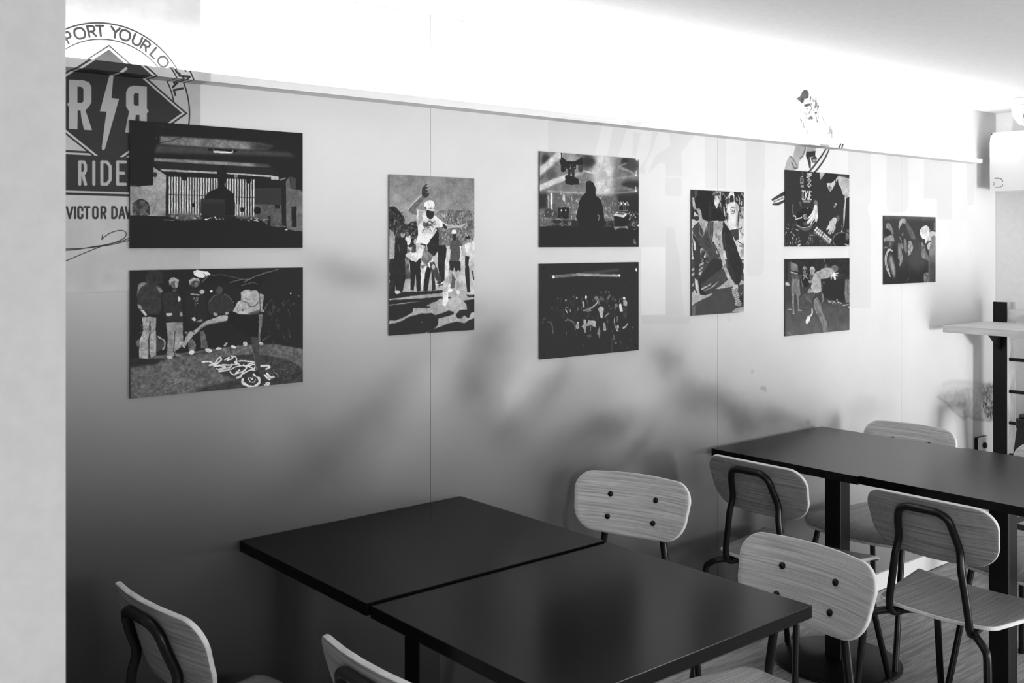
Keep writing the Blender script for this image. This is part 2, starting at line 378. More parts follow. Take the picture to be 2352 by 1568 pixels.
def photo1():
    c = picture('125,143 1952,110 1950,1318 125,1497', 1020, 680, 32, 7)
    c.poly('100,1090 350,1050 700,1010 1200,945 1500,915 1700,925 1950,970 1970,1340 100,1520', 84, blur=6, tex=34)
    c.poly('100,1060 500,1080 400,1130 250,1150 100,1170', 34, blur=12, alpha=.9); c.poly('450,1060 1100,980 1000,1010 600,1060', 40, blur=10, alpha=.8)
    c.ell(1480, 1180, 470, 150, 50, rot=4, blur=8, tex=16); c.line('820,1100 1100,1040 1400,1022 1750,1050 1950,1120', 5, 92, curve=True)
    c.poly('800,1400 1200,1300 1500,1290 1960,1200 1960,1340 850,1430', 44, blur=16, alpha=.8, tex=20)
    c.speckle('150,1150 1000,1100 900,1380 150,1450', 80, 125, 70, 4, 12, 22, 170); c.speckle('1500,1080 1930,1080 1900,1280 1500,1280', 60, 110, 60, 3, 13, 25, 160)
    g = 188
    for p, w in (('885,1110 960,1105 1010,1130 1065,1060 1085,1085 1040,1125 965,1145', 17), ('1120,1090 1170,1062 1150,1095 1210,1060 1190,1045 1240,1060 1250,1110 1280,1130', 13),
                 ('1060,1190 1130,1160 1010,1150 1120,1140 1250,1130 1230,1105 1300,1095 1440,1110', 15), ('1030,1180 1120,1200 1200,1150 1060,1210 1180,1190 1260,1150 1380,1150', 13),
                 ('1180,1215 1230,1240 1280,1190 1240,1230 1330,1200 1360,1140 1420,1120', 14), ('1260,1275 1300,1240 1350,1170 1310,1230 1400,1190 1450,1200', 15),
                 ('1250,1275 1290,1262 1320,1200', 20), ('1310,1290 1320,1330 1380,1360 1440,1365 1490,1320 1480,1270 1430,1240', 26), ('1370,1270 1390,1310 1430,1320 1450,1290', 8),
                 ('1395,1275 1410,1290 1420,1270', 12), ('1510,1150 1570,1145 1600,1160 1560,1180', 20), ('1545,1240 1570,1270 1600,1290', 20), ('1570,1230 1610,1270 1640,1262', 22),
                 ('1545,1345 1590,1345 1595,1325 1560,1330', 17), ('1640,1215 1690,1250 1680,1280', 4), ('1320,1135 1440,1180', 12), ('1350,1160 1450,1130 1430,1180', 12)):
        c.line(p, w, g, curve=True, tex=18)
    c.line('1300,1290 1330,1350 1430,1375 1500,1370 1540,1330', 4, 150, curve=True)
    # onlookers
    c.poly('380,840 440,830 500,880 498,960 440,990 385,1000', 52, tex=20); c.line('420,840 480,880 490,940 470,980', 13, 140, curve=True, tex=20)
    c.poly('215,290 262,266 330,268 430,300 465,350 445,420 455,560 420,610 250,600 205,540 190,400', 50, tex=12)
    c.poly('215,300 240,268 300,268 285,290 230,330 200,400', 112, blur=6); c.poly('400,310 440,325 468,360 440,385', 120, blur=5); c.poly('205,500 240,520 250,560 210,545', 130, blur=3)
    c.ell(383, 218, 96, 78, 46, tex=16); c.poly('300,200 350,148 420,148 478,210 475,270 440,290 400,250 340,290', 42, tex=14)
    c.poly('232,562 262,560 300,608 285,628 262,600', 160); c.poly('250,632 395,640 392,760 400,900 395,1040 340,1058 322,1000 302,1078 218,1072 216,920 262,760', 138, tex=44)
    c.line('332,680 330,800 318,900 322,1010', 12, 46, blur=2, curve=True); c.speckle('240,700 380,700 380,1040 230,1040', 80, 180, 22, 6, 21, 3, 165); c.poly('215,1072 305,1078 300,1120 240,1140 215,1110', 36)
    c.poly('180,900 220,870 225,950 190,940', 90, blur=3)
    c.poly('455,395 520,372 590,360 650,395 672,470 680,600 680,690 620,712 540,690 500,640 480,560 465,480', 42, tex=8)
    c.ell(590, 275, 42, 56, 92, tex=20); c.poly('545,225 590,212 640,240 632,270 600,250 560,262 540,300 535,250', 160, tex=20); c.poly('600,262 632,268 634,300 615,330 600,320', 150, tex=16); c.ell(595, 350, 24, 14, 70)
    c.ell(640, 447, 15, 28, 172); c.poly('505,595 560,590 578,604 540,628 505,618', 160); c.ell(665, 605, 13, 25, 140)
    c.poly('505,692 680,690 682,860 660,950 600,1000 515,1000 520,860', 122, blur=1, tex=30); c.line('600,780 590,900 578,1000', 8, 60, blur=2)
    c.poly('505,1000 585,1005 580,1050 510,1040', 110, tex=50); c.ell(542, 1060, 32, 16, 165); c.poly('590,1010 640,1030 680,1050 620,1055', 130, blur=3)
    c.poly('712,352 760,340 900,345 925,480 935,620 900,690 820,700 740,690 700,560', 36); c.ell(805, 272, 56, 48, 62, tex=20); c.poly('745,250 790,222 850,228 862,262 820,250 780,262 750,300', 140, tex=24)
    c.ell(825, 290, 18, 26, 110); c.ell(880, 366, 25, 24, 160, tex=20); c.poly('760,388 858,395 858,408 765,402', 150); c.speckle('795,425 845,425 835,505 800,505', 70, 150, 16, 9, 31); c.poly('770,650 800,635 818,660 812,678 785,668', 165); c.poly('820,680 880,655 895,675 850,690', 120, blur=2)
    c.poly('860,790 905,775 935,900 938,960 872,965', 84, tex=28); c.poly('735,880 790,870 820,930 812,980 745,985', 92, tex=36); c.ell(772, 1006, 30, 26, 178, rot=-30); c.ell(952, 986, 38, 20, 185, rot=18); c.ell(718, 798, 16, 12, 110)
    c.poly('950,460 1010,395 1070,385 1145,392 1215,470 1225,560 1180,610 980,605 945,560', 46, tex=8); c.line('960,480 1005,412 1050,395', 6, 92, blur=2); c.line('1120,395 1165,415 1215,480', 6, 92, blur=2); c.ell(1068, 350, 34, 40, 62, tex=14)
    c.ell(1025, 605, 23, 17, 140, rot=25); c.ell(1147, 594, 20, 15, 140, rot=-30); c.ell(1058, 966, 31, 14, 185, rot=-10); c.ell(1220, 950, 28, 15, 185, rot=20); c.poly('1105,940 1140,900 1155,905 1135,945', 150)
    c.ell(982, 360, 14, 12, 225); c.ell(1822, 385, 8, 9, 235); c.ell(1905, 410, 6, 6, 110); c.speckle('1550,440 1850,440 1900,900 1550,900', 40, 64, 40, 14, 41, 2)
    c.poly('1485,610 1522,600 1518,720 1500,800 1500,895 1480,880', 105, tex=26); c.ell(1338, 916, 24, 26, 165); c.ell(1505, 912, 30, 15, 175, rot=20); c.poly('1495,385 1540,398 1530,470 1518,540 1545,575 1500,585 1490,480', 135, tex=40); c.line('1580,490 1550,545', 9, 84)
    # the dancer
    c.poly('880,270 960,190 1100,180 1300,235 1480,200 1700,125 1720,140 1560,230 1500,300 1480,360 1290,350 1250,290', 29)
    c.line('1180,268 1290,238 1370,236 1450,205 1560,165 1690,132', 9, 96, blur=3, tex=40, curve=True); c.line('970,192 1100,186 1200,212 1280,230', 7, 78, blur=2); c.line('1300,300 1360,285 1430,265 1470,290', 7, 84, blur=2); c.line('1330,270 1380,235', 9, 100, blur=2); c.line('880,270 930,220 975,185', 8, 96)
    c.poly('788,150 830,136 880,143 945,155 975,182 925,205 905,220 860,222 800,192', 205, tex=16); c.line('905,215 925,190 900,175', 7, 90)
    c.poly('1152,610 1180,575 1230,560 1480,590 1485,700 1470,850 1400,860 1300,800 1220,740 1160,680', 28)
    c.poly('1292,370 1345,345 1390,342 1470,352 1496,400 1494,480 1492,560 1480,590 1400,606 1280,604 1210,572 1240,520 1262,470 1295,455', 150, tex=22)
    c.line('1300,465 1360,480 1395,520 1440,515 1480,480', 9, 70, blur=3, curve=True); c.line('1340,430 1380,450 1420,440 1450,460', 7, 106, blur=3); c.line('1262,590 1255,540 1290,500', 6, 96, blur=2); c.ell(1313, 560, 12, 10, 70, blur=2); c.ell(1405, 352, 16, 6, 60, blur=2)
    c.poly('1350,600 1480,560 1490,600 1400,612', 66, blur=8); c.line('1492,380 1498,560', 5, 40)
    c.poly('1160,615 1080,618 1010,645 940,670 880,700 840,745 790,780 745,795 710,850 700,885 645,900 650,935 672,930 668,945 700,962 732,905 760,870 800,820 840,790 910,730 1000,700 1080,690 1150,668', 152, tex=22)
    c.line('1150,672 1050,700 930,715 850,780', 10, 64, blur=4, alpha=.8, curve=True); c.line('780,785 806,800', 7, 40); c.line('660,935 700,905', 4, 90); c.line('682,950 712,920', 4, 90)
    c.poly('1395,840 1480,840 1488,960 1488,1060 1500,1185 1455,1200 1435,1070 1415,960', 58, blur=3, tex=14); c.line('1410,960 1440,1080 1462,1190', 5, 110, blur=2); c.poly('1430,1200 1480,1190 1500,1260 1460,1260', 40, blur=4)
    finish(1, c)

def photo2():
    c = picture('120,80 868,115 865,1443 118,1492', 560, 840, 138, 11)
    c.poly('118,60 880,60 880,350 118,250', 122, blur=80, alpha=.8)
    c.poly('118,365 165,358 205,400 252,460 238,495 270,520 310,495 350,490 385,600 380,740 118,740', 46, tex=26); c.speckle('125,380 250,420 260,700 125,700', 20, 110, 120, 9, 51); c.speckle('270,520 370,500 370,650 270,650', 20, 130, 60, 9, 52)
    c.poly('520,430 560,400 620,375 700,395 780,385 868,400 868,720 540,700', 112, tex=50); c.speckle('540,420 868,400 868,680 560,660', 50, 185, 420, 7, 53, 2.2)
    c.poly('118,720 868,700 865,1443 118,1492', 176, tex=16); c.poly('118,1060 868,1120 865,1443 118,1492', 160, tex=12, blur=20)
    c.speckle('380,850 640,850 640,1080 380,1050', 90, 230, 70, 6, 54, 3)
    # shadows on the ground
    for p in ('118,1120 250,1108 420,1105 600,1092 575,1120 350,1140 150,1168 118,1170', '118,1182 400,1165 560,1150 662,1155 655,1166 560,1170 520,1195 400,1190 200,1210 118,1222',
              '118,1228 300,1205 430,1185 520,1190 440,1232 480,1238 468,1252 330,1250 320,1285 290,1310 200,1350 150,1360 118,1360',
              '118,1390 200,1375 300,1325 400,1297 490,1294 515,1312 560,1302 640,1274 685,1285 682,1305 640,1318 548,1342 548,1400 500,1440 430,1470 118,1492',
              '440,1470 500,1435 590,1405 650,1380 720,1372 775,1385 820,1355 868,1338 866,1443 800,1447', '768,1186 868,1170 868,1280 835,1292 820,1340 800,1335 778,1316 745,1344 712,1338 702,1312 735,1270 770,1262 800,1265 795,1220'):
        c.poly(p, 38, blur=1.5)
    c.ell(405, 1373, 6, 4, 170)
    # crowd
    c.poly('120,560 150,580 170,620 168,740 150,830 120,825', 150, tex=20); c.poly('120,825 165,820 170,1120 120,1135', 40, tex=10)
    c.ell(285, 655, 26, 46, 205, tex=20); c.ell(280, 612, 12, 16, 90); c.poly('270,720 300,740 290,900 310,990 255,1000 255,850', 90, tex=60)
    c.poly('172,640 235,625 275,665 275,760 255,820 258,1000 232,1108 180,1110 160,1000 165,800', 38, tex=10); c.ell(236, 608, 20, 28, 160, tex=30); c.poly('215,585 238,572 262,590 240,600', 60); c.line('200,690 210,760', 5, 96); c.ell(190, 1112, 26, 16, 190, tex=60)
    c.ell(345, 670, 14, 24, 150); c.poly('320,700 380,690 400,860 300,860', 60, tex=50)
    c.poly('290,820 392,830 392,1100 358,1105 350,950 332,1098 305,1095 300,900', 38); c.poly('440,890 492,890 470,1000 452,1105 414,1102', 36); c.poly('486,920 515,980 525,1090 495,1100', 44)
    c.line('395,960 440,900 400,940', 6, 190); c.poly('395,890 450,880 410,1020 395,1060', 200, tex=30)
    c.poly('560,620 580,626 585,670 570,690 556,660', 90, tex=30); c.poly('545,700 610,698 628,760 605,850 602,1012 570,1010 545,880', 38, tex=8)
    c.poly('625,720 650,700 650,960 605,1000 612,860', 205, tex=30)
    c.poly('655,665 690,645 735,650 760,705 745,835 648,840', 76, tex=12); c.ell(690, 625, 18, 32, 46); c.poly('662,600 672,568 700,562 712,598', 225)
    c.line('745,715 748,800 735,880', 16, 200, tex=20); c.line('655,740 645,850', 10, 190); c.poly('645,838 745,838 745,930 702,934 690,890 680,925 645,922', 44)
    c.line('655,925 660,1070', 22, 150, tex=40); c.line('722,930 720,1090', 24, 166, tex=40); c.ell(652, 1095, 24, 16, 225); c.ell(722, 1112, 16, 22, 225); c.ell(630, 1050, 26, 26, 190, tex=60)
    c.poly('670,940 700,1000 690,1080 660,1080', 50, alpha=.7); c.poly('745,940 790,980 780,1080 745,1060', 176)
    c.poly('780,690 835,668 845,760 800,800', 205, tex=20); c.ell(806, 655, 18, 24, 130, tex=40); c.poly('786,625 825,622 826,646 786,650', 40); c.poly('785,790 825,800 820,900 830,1112 802,1112 785,960', 42)
    c.poly('832,690 868,640 868,1150 838,1148 825,1040 845,900 815,880', 186, tex=26); c.line('850,930 862,1000', 12, 60); c.poly('795,1130 868,1135 868,1160 810,1158', 60, tex=40)
    # the jumper
    c.poly('408,195 440,163 455,168 440,185 468,198 470,206 446,210 470,240 462,262 438,288 405,270', 52); c.line('436,182 458,183', 6, 160); c.line('440,208 470,200', 6, 160); c.line('446,240 468,240', 6, 140)
    c.poly('402,262 432,290 352,380 370,440 300,415 283,388 330,330', 92, blur=2, tex=14); c.line('402,264 330,330 286,385', 9, 176, blur=2)
    c.poly('365,385 430,400 470,480 505,430 545,460 600,508 585,538 545,545 520,550 450,700 352,682 372,600 358,450', 205, tex=16); c.poly('370,390 420,405 410,500 372,520', 120, blur=8, alpha=.7)
    c.speckle('412,490 515,485 510,550 420,550', 40, 110, 60, 6, 55, 2, 0); c.line('410,590 430,560 470,560 490,580', 6, 90, curve=True)
    c.poly('590,505 640,517 720,527 760,520 790,505 786,518 745,552 715,545 620,556 588,545', 186, tex=16); c.poly('588,505 630,540 620,556 586,545', 44)
    c.ell(472, 348, 46, 44, 226, tex=14); c.ell(478, 422, 34, 50, 42); c.poly('425,375 520,385 515,405 430,388', 205); c.ell(436, 375, 8, 14, 90)
    c.poly('450,700 500,600 540,545 555,600 550,740 520,790 490,800 450,740', 40, tex=10); c.poly('455,700 470,640 530,550 540,570 480,650', 200)
    c.poly('352,684 450,700 455,740 390,790 350,740', 180, tex=30); c.line('395,690 435,700 440,740', 9, 36, curve=True)
    c.poly('258,785 290,762 345,765 385,720 425,745 400,800 385,820 350,850 300,828 268,800', 196, tex=24); c.poly('430,720 470,760 505,790 455,895 400,830 410,770', 108, tex=50); c.poly('395,880 440,870 410,910', 110)
    c.poly('455,860 500,820 510,845 475,905', 205); c.poly('470,850 512,842 545,920 582,1010 560,1050 530,1000 490,935', 66, tex=20); c.ell(505, 890, 14, 22, 180, blur=4)
    c.line('540,1035 585,1012', 8, 30); c.line('550,1055 590,1040', 6, 30); c.poly('570,1065 600,1045 632,1110 592,1115', 168); c.poly('588,1110 632,1108 637,1180 612,1232 585,1226', 218, tex=16)
    finish(2, c)

def photo3():
    c = picture('160,108 1533,210 1533,1427 160,1432', 660, 440, 118, 21)
    c.poly('850,100 1180,100 1170,760 930,760', 188, blur=55); c.ell(240, 230, 60, 90, 52, blur=24); c.ell(310, 430, 80, 100, 84, blur=30); c.ell(190, 450, 40, 60, 84, blur=20)
    c.ell(830, 250, 110, 90, 50, blur=34); c.ell(1400, 300, 130, 110, 66, blur=34); c.ell(1340, 240, 50, 40, 46, blur=16); c.ell(1440, 565, 150, 60, 48, blur=24); c.ell(620, 600, 140, 60, 108, blur=30); c.poly('1200,680 1533,660 1533,1150 1200,1150', 42, blur=40); c.ell(600, 200, 100, 60, 150, blur=20)
    for p, w, v, b in (('130,420 300,270 440,140', 72, 205, 14), ('130,630 350,530 540,465', 56, 222, 9), ('540,470 760,400', 30, 160, 12), ('280,660 800,690', 18, 165, 8), ('1180,490 1500,440', 16, 150, 6), ('1250,330 1380,370 1490,430', 26, 140, 9),
                       ('1250,320 1360,270', 14, 130, 5), ('1180,595 1340,610 1490,655', 24, 120, 8), ('1180,690 1490,658', 14, 135, 5), ('750,370 870,405', 14, 205, 4), ('700,525 800,540', 12, 160, 4)):
        c.line(p, w, v, blur=b, alpha=.85)
    for x, y in ((1497, 425), (1495, 645)): c.ell(x, y+8, 17, 16, 235, blur=3); c.line([(x, y-45), (x, y)], 10, 215, blur=3)
    c.ell(893, 405, 14, 12, 230, blur=2); c.line('893,375 893,400', 6, 210, blur=2); c.ell(1510, 220, 20, 16, 210, blur=5); c.ell(860, 405, 8, 6, 225)
    c.poly('160,690 700,700 1240,720 1240,1120 160,1120', 92, blur=16, alpha=.9, tex=20); c.poly('160,690 260,690 250,900 160,900', 46, blur=16)
    c.speckle('420,730 1200,740 1200,1050 560,1050', 110, 170, 150, 9, 61, 4); c.line('276,720 282,900', 14, 160, blur=3); c.line('322,700 322,925', 26, 215, blur=3); c.ell(322, 692, 9, 9, 230); c.ell(455, 695, 8, 10, 190); c.line('490,720 495,780', 30, 180, blur=4); c.poly('230,920 290,890 400,960 400,1020 220,1020', 62, blur=6)
    c.speckle('160,930 400,930 400,1100 160,1100', 50, 190, 50, 7, 62, 3)
    d = 36
    c.line('461,132 461,260', 19, d); c.poly('432,250 470,190 490,200 520,225 520,245 640,245 690,225 745,190 760,250 760,370 737,396 712,388 695,370 693,292 662,290 662,350 640,362 600,350 550,360 520,340 518,380 485,398 455,385 450,300', d)
    c.poly('548,340 640,345 642,462 604,462 600,398 588,400 580,445 545,440', 50); c.poly('508,455 520,438 560,440 660,466 700,492 700,550 690,565 600,572 525,560 512,540', d)
    c.speckle('500,270 660,270 650,340 500,340', 60, 170, 14, 7, 63); c.poly('695,290 752,290 752,370 737,390 700,370', 66)
    c.poly('797,560 805,530 835,515 865,515 900,540 925,590 935,640 935,720 985,755 1010,790 1030,860 1042,960 1058,1050 1058,1150 690,1150 690,1080 664,1010 682,930 700,840 712,780 755,715 803,672 800,620', d)
    c.line('965,985 985,1000 975,1060', 9, 130)
    c.poly('160,1145 400,1130 700,1120 1180,1130 1533,1140 1533,1440 160,1440', d, blur=3); c.poly('340,1050 700,1060 700,1150 340,1150', 44, blur=6); c.poly('1050,1070 1200,1060 1200,1150 1050,1150', 54, tex=40, blur=3)
    c.poly('412,882 566,882 560,1040 405,1030', 34); c.ell(459, 922, 9, 13, 235); c.ell(517, 922, 9, 13, 235); c.speckle('430,940 545,945 540,1010 430,1010', 44, 80, 20, 7, 64)
    c.poly('1250,795 1392,800 1385,935 1248,930', 32); c.line('1258,850 1384,852 1380,930 1256,922', 5, 160, closed=True); c.speckle('1255,800 1388,803 1388,845 1255,845', 60, 220, 30, 8, 65, 2); c.ell(1292, 832, 10, 12, 235); c.ell(1345, 832, 10, 12, 235); c.line('1275,860 1275,920', 6, 120); c.line('1345,860 1345,925', 4, 130); c.line('1320,860 1320,925', 4, 120)
    c.poly('1238,935 1378,966 1330,1020 1175,992', 208); c.poly('1262,945 1352,966 1322,985 1215,970', 92); c.poly('1190,1000 1335,1022 1400,1000 1400,1140 1200,1135', 34); c.line('1140,1070 1140,1010 1170,970', 5, 120, curve=True)
    c.ell(300, 1113, 92, 22, 74, tex=30); c.ell(300, 1110, 60, 10, 112); c.line('380,1050 430,1045 470,1070', 7, 140, curve=True); c.line('520,1065 550,1052 590,1075', 6, 110, curve=True); c.speckle('420,1090 600,1090 600,1140 380,1140', 60, 230, 40, 6, 66, 2, 0)
    c.poly('1188,1145 1280,1150 1370,1140 1392,1185 1340,1160 1260,1165 1205,1195', 140, blur=3, tex=40); c.speckle('1400,930 1510,930 1510,1130 1420,1130', 50, 190, 36, 8, 67, 3); c.poly('1510,1130 1533,1110 1533,1150', 220); c.line('1460,1190 1500,1175', 8, 110, blur=2)
    c.poly('1460,1310 1480,1330 1500,1380 1490,1395 1458,1380', 100, blur=4)
    finish(3, c)

def photo4():
    c = picture('160,157 1532,133 1532,1348 160,1476', 660, 440, 39, 31)
    c.line('345,336 700,305 1000,315 1265,320', 28, 118, blur=4); c.line('360,338 600,312', 16, 60, blur=5, alpha=.5); c.line('760,288 1000,270 1240,240', 26, 66, blur=12)
    c.line('700,308 1265,318', 20, 150, blur=5); c.ell(348, 335, 17, 20, 225, blur=2); c.ell(1265, 318, 12, 17, 225, blur=2); c.ell(1498, 238, 13, 22, 235, blur=2); c.line('308,300 310,340', 5, 120); c.line('1303,280 1303,318', 4, 100); c.ell(1355, 472, 4, 4, 160); c.ell(1380, 498, 4, 4, 140)
    c.speckle('400,600 1200,560 1200,900 400,900', 36, 62, 60, 16, 71, 3)
    for x, y, v in ((520, 660, 150), (412, 632, 70), (620, 608, 74), (670, 625, 130), (1010, 545, 72), (1070, 542, 78), (1115, 548, 72), (1085, 690, 60), (1213, 650, 80), (895, 655, 70)): c.ell(x, y, 13, 17, v, tex=20)
    c.ell(798, 618, 13, 25, 215); c.line('810,650 825,700 830,760', 5, 110); c.poly('748,668 772,672 778,700 776,765 756,755', 165); c.line('690,760 685,800', 9, 120, blur=2); c.line('735,740 738,790', 7, 90, blur=2)
    c.poly('905,620 940,600 962,605 990,680 980,730 955,700 940,665', 104, blur=2, tex=20); c.poly('985,610 1010,600 1060,650 1030,670 990,660', 80, blur=3); c.poly('1080,640 1130,570 1140,600 1110,645', 100, blur=3, tex=20)
    c.line('962,678 930,720 890,755 850,775', 14, 185, blur=2, curve=True); c.poly('800,770 845,765 880,800 835,828 810,820', 120, tex=60); c.line('765,800 800,795', 14, 160, blur=2)
    c.poly('965,775 985,750 1005,738 1035,750 1050,780 1035,850 1030,905 1002,905 985,830', 160, blur=2, tex=16); c.ell(1010, 705, 17, 26, 40); c.line('960,870 958,920', 5, 90)
    c.ell(1330, 630, 19, 16, 195); c.poly('1312,655 1350,650 1376,690 1370,740 1320,735', 130, tex=30); c.poly('1258,712 1288,705 1312,812 1272,818', 215); c.line('1262,700 1265,650 1300,632', 9, 100, blur=1); c.poly('1310,750 1370,770 1365,900 1320,920', 56, tex=20)
    c.poly('1195,715 1230,700 1245,740 1210,770', 110, tex=30, blur=2); c.line('1205,790 1210,740', 7, 110); c.line('1060,888 1115,842', 11, 150, blur=1); c.line('1135,778 1190,760', 8, 84, blur=2); c.poly('1110,720 1135,740 1120,760', 100)
    c.line('515,765 545,752 550,770', 7, 150); c.line('518,785 542,830', 9, 190); c.ell(585, 800, 10, 20, 130, tex=80); c.ell(330, 772, 11, 5, 150)
    c.poly('765,920 800,925 805,990 835,930 940,945 930,1010 940,1035 900,1020 850,1000 830,1020 805,1010 795,1110 780,1100 770,1050 738,1020 765,990', 150, tex=20); c.poly('1035,968 1062,968 1082,1075 1045,1085', 145, tex=16); c.poly('990,1010 998,1090 993,1200 975,1140 950,1120', 120, blur=1)
    c.poly('805,1150 860,1120 880,1160 830,1180', 70, blur=5); c.ell(830, 1075, 26, 62, 38); c.ell(905, 1090, 34, 60, 38); c.ell(685, 965, 11, 13, 210); c.ell(680, 1015, 23, 38, 150, tex=24); c.line('862,1020 862,1080', 6, 170)
    c.line('275,958 310,965 330,1010 345,1110', 12, 90, blur=4, curve=True); c.line('190,975 215,920 240,905', 8, 84, blur=3, curve=True); c.line('515,938 545,925 600,945 640,985 655,1060', 15, 96, blur=4, curve=True, tex=20); c.line('525,1090 530,1130', 7, 90, blur=2); c.line('665,1130 668,1150', 5, 70); c.line('760,1265 758,1290', 7, 90, blur=2)
    c.line('1200,900 1190,950 1210,1030 1240,1080', 9, 160, curve=True); c.line('1225,890 1238,900 1230,960', 8, 130); c.ell(1240, 1030, 16, 34, 140, tex=60); c.ell(1240, 1080, 14, 9, 190); c.poly('1305,1030 1340,1020 1372,975 1382,985 1350,1040 1312,1055', 150, tex=20); c.speckle('1090,900 1110,900 1110,1060 1085,1060', 60, 150, 10, 7, 72)
    c.line('1165,1070 1170,1110', 7, 90, blur=2); c.line('1186,1140 1188,1205', 7, 140, blur=1); c.line('1160,1180 1162,1370', 11, 66, blur=4, tex=40); c.ell(1212, 1247, 18, 9, 110, blur=3); c.line('1280,1220 1300,1290', 9, 70, blur=3); c.line('1410,1205 1440,1185', 6, 74, blur=2); c.ell(1448, 1035, 15, 10, 80, blur=3); c.ell(1368, 1318, 18, 12, 60, blur=3)
    for x, y in ((215, 215), (215, 1410), (1495, 175), (1497, 1290)): c.ell(x, y, 12, 17, 26, blur=2)
    finish(4, c)

def photo5():
    c = picture('125,77 713,107 710,1455 123,1490', 420, 630, 60, 41)
    c.poly('120,70 720,100 720,405 120,430', 44, tex=26); c.speckle('380,95 713,110 713,400 480,400', 30, 200, 130, 10, 81, 3)
    c.poly('120,410 200,410 300,420 720,400 720,900 120,920', 196, tex=20); c.poly('120,860 460,860 720,860 720,1500 120,1500', 64, tex=10)
    c.poly('210,660 470,660 480,900 200,900', 70, tex=60); c.speckle('220,700 440,740 440,880 220,860', 30, 210, 40, 12, 82, 2)
    for p in ('123,965 180,925 265,888 255,915 125,995', '123,1020 180,980 262,938 240,965 123,1052', '200,1010 245,985 225,1040 198,1040', '365,932 460,893 468,908 420,922', '322,1020 400,1000 410,985 400,1012', '400,960 480,952 475,965 420,975',
              '232,1185 300,1150 350,1120 335,1150 300,1170 236,1205', '240,1215 330,1180 435,1097 380,1160 300,1200', '390,1195 470,1140 540,1085 575,1110 600,1165 480,1185', '123,1230 160,1200 175,1235 230,1256 300,1245 362,1233 330,1270 240,1310 160,1350 123,1390',
              '568,1455 620,1412 711,1390 711,1455', '560,918 588,915 602,968 568,968', '585,1015 612,1015 610,1062 582,1050', '585,1075 605,1080 600,1110', '655,1150 680,1095 715,1112 715,1138', '670,885 715,868 715,910 690,900', '700,975 715,965 715,1015 690,1015', '675,760 715,730 715,830 680,850', '123,1145 150,1120 150,1150 123,1170'):
        c.poly(p, 158, tex=12)
    c.poly('160,1480 240,1330 560,1210 575,1280 620,1400 560,1460 300,1475', 66, blur=2); c.poly('123,1390 165,1372 165,1490 123,1490', 92, blur=2)
    c.line('660,520 690,500 670,540 700,580 715,585', 5, 60, curve=True); c.line('650,660 690,690 715,700', 7, 70); c.poly('655,700 715,705 715,730 660,720', 120)
    # standing man
    c.poly('548,112 575,98 600,105 606,150 548,145', 226); c.ell(577, 182, 23, 42, 46); c.line('602,150 605,215', 6, 200)
    c.poly('528,240 565,218 615,212 650,250 662,330 645,400 640,522 540,527 537,345 516,335', 208, tex=12); c.poly('610,215 650,250 645,400 640,520 620,522 632,350', 150, blur=4, alpha=.8)
    for p in ('560,310 575,280 612,285', '565,345 600,345 612,300', '575,300 600,330 605,310', '560,330 590,320'): c.line(p, 5, 90, curve=True)
    c.line('655,330 650,470 655,520', 16, 50); c.line('655,440 652,530', 9, 190); c.line('522,345 530,440', 9, 90)
    c.poly('550,532 652,515 657,640 612,648 592,600 578,600', 58, tex=10); c.poly('612,648 645,645 650,755 632,745', 175)
    c.ell(406, 210, 26, 62, 200, tex=40); c.speckle('360,95 440,95 430,160 370,150', 60, 230, 24, 9, 83); c.ell(480, 195, 22, 58, 36); c.line('450,110 440,200 400,290', 13, 180, blur=1); c.line('488,270 500,380', 12, 170, tex=60)
    c.line('655,150 665,180 660,240', 9, 170); c.poly('675,270 713,260 713,380 680,370', 150, tex=60)
    # left edge things
    c.poly('130,170 150,160 162,230 175,280 160,305 138,270', 178, tex=30); c.poly('155,320 205,375 150,378', 190); c.ell(183, 400, 25, 28, 46, tex=40); c.poly('123,410 160,415 150,480 123,500', 190)
    # bent dancer
    c.poly('480,430 560,540 620,690 640,760 695,900 700,1000 660,1140 600,1140 560,1040 500,760 440,560', 42, tex=10)
    c.poly('160,80 350,92 365,140 350,230 345,290 440,290 500,380 505,420 480,432 380,425 300,435 250,400 225,350 205,300 170,262', 36, tex=8); c.poly('155,85 195,82 190,140 160,180', 76, tex=10)
    c.line('320,200 335,400', 8, 58, blur=3)
    c.poly('170,285 215,290 235,330 240,400 300,432 262,560 215,480 210,400 195,340', 158, blur=2, tex=16)
    c.poly('150,478 205,438 262,562 312,434 375,432 372,560 350,690 390,770 430,830 440,880 350,870 310,790 225,700 140,560 130,520', 66, tex=12)
    for p in ('330,440 320,560 345,680', '350,440 340,560 355,640', '300,470 310,560 330,620'): c.line(p, 6, 110, blur=2, curve=True)
    c.line('208,450 215,560 240,602 265,570 300,490', 6, 130, curve=True)
    c.poly('370,450 410,436 455,442 478,480 470,560 480,640 485,720 475,800 505,880 515,950 560,1060 620,1150 585,1160 530,1080 480,960 455,860 430,780 385,690 366,640', 160, tex=30)
    c.poly('478,480 500,600 500,760 485,760 470,660 465,560', 40, blur=4); c.ell(412, 605, 18, 12, 70, blur=4); c.ell(435, 705, 10, 24, 84, blur=4); c.ell(400, 580, 12, 10, 96, blur=4); c.ell(498, 935, 14, 24, 110, blur=4); c.speckle('390,470 460,470 450,760 420,740', 110, 190, 36, 10, 84, 2)
    c.poly('520,960 560,1050 620,1130 600,1010 560,900', 50, blur=2); c.line('490,560 500,700 540,880', 5, 84, blur=2)
    c.poly('135,560 215,680 222,820 205,960 200,1060 160,1070 148,900 132,720', 52, tex=8); c.poly('140,620 160,660 172,700 172,765 148,755', 190, blur=2)
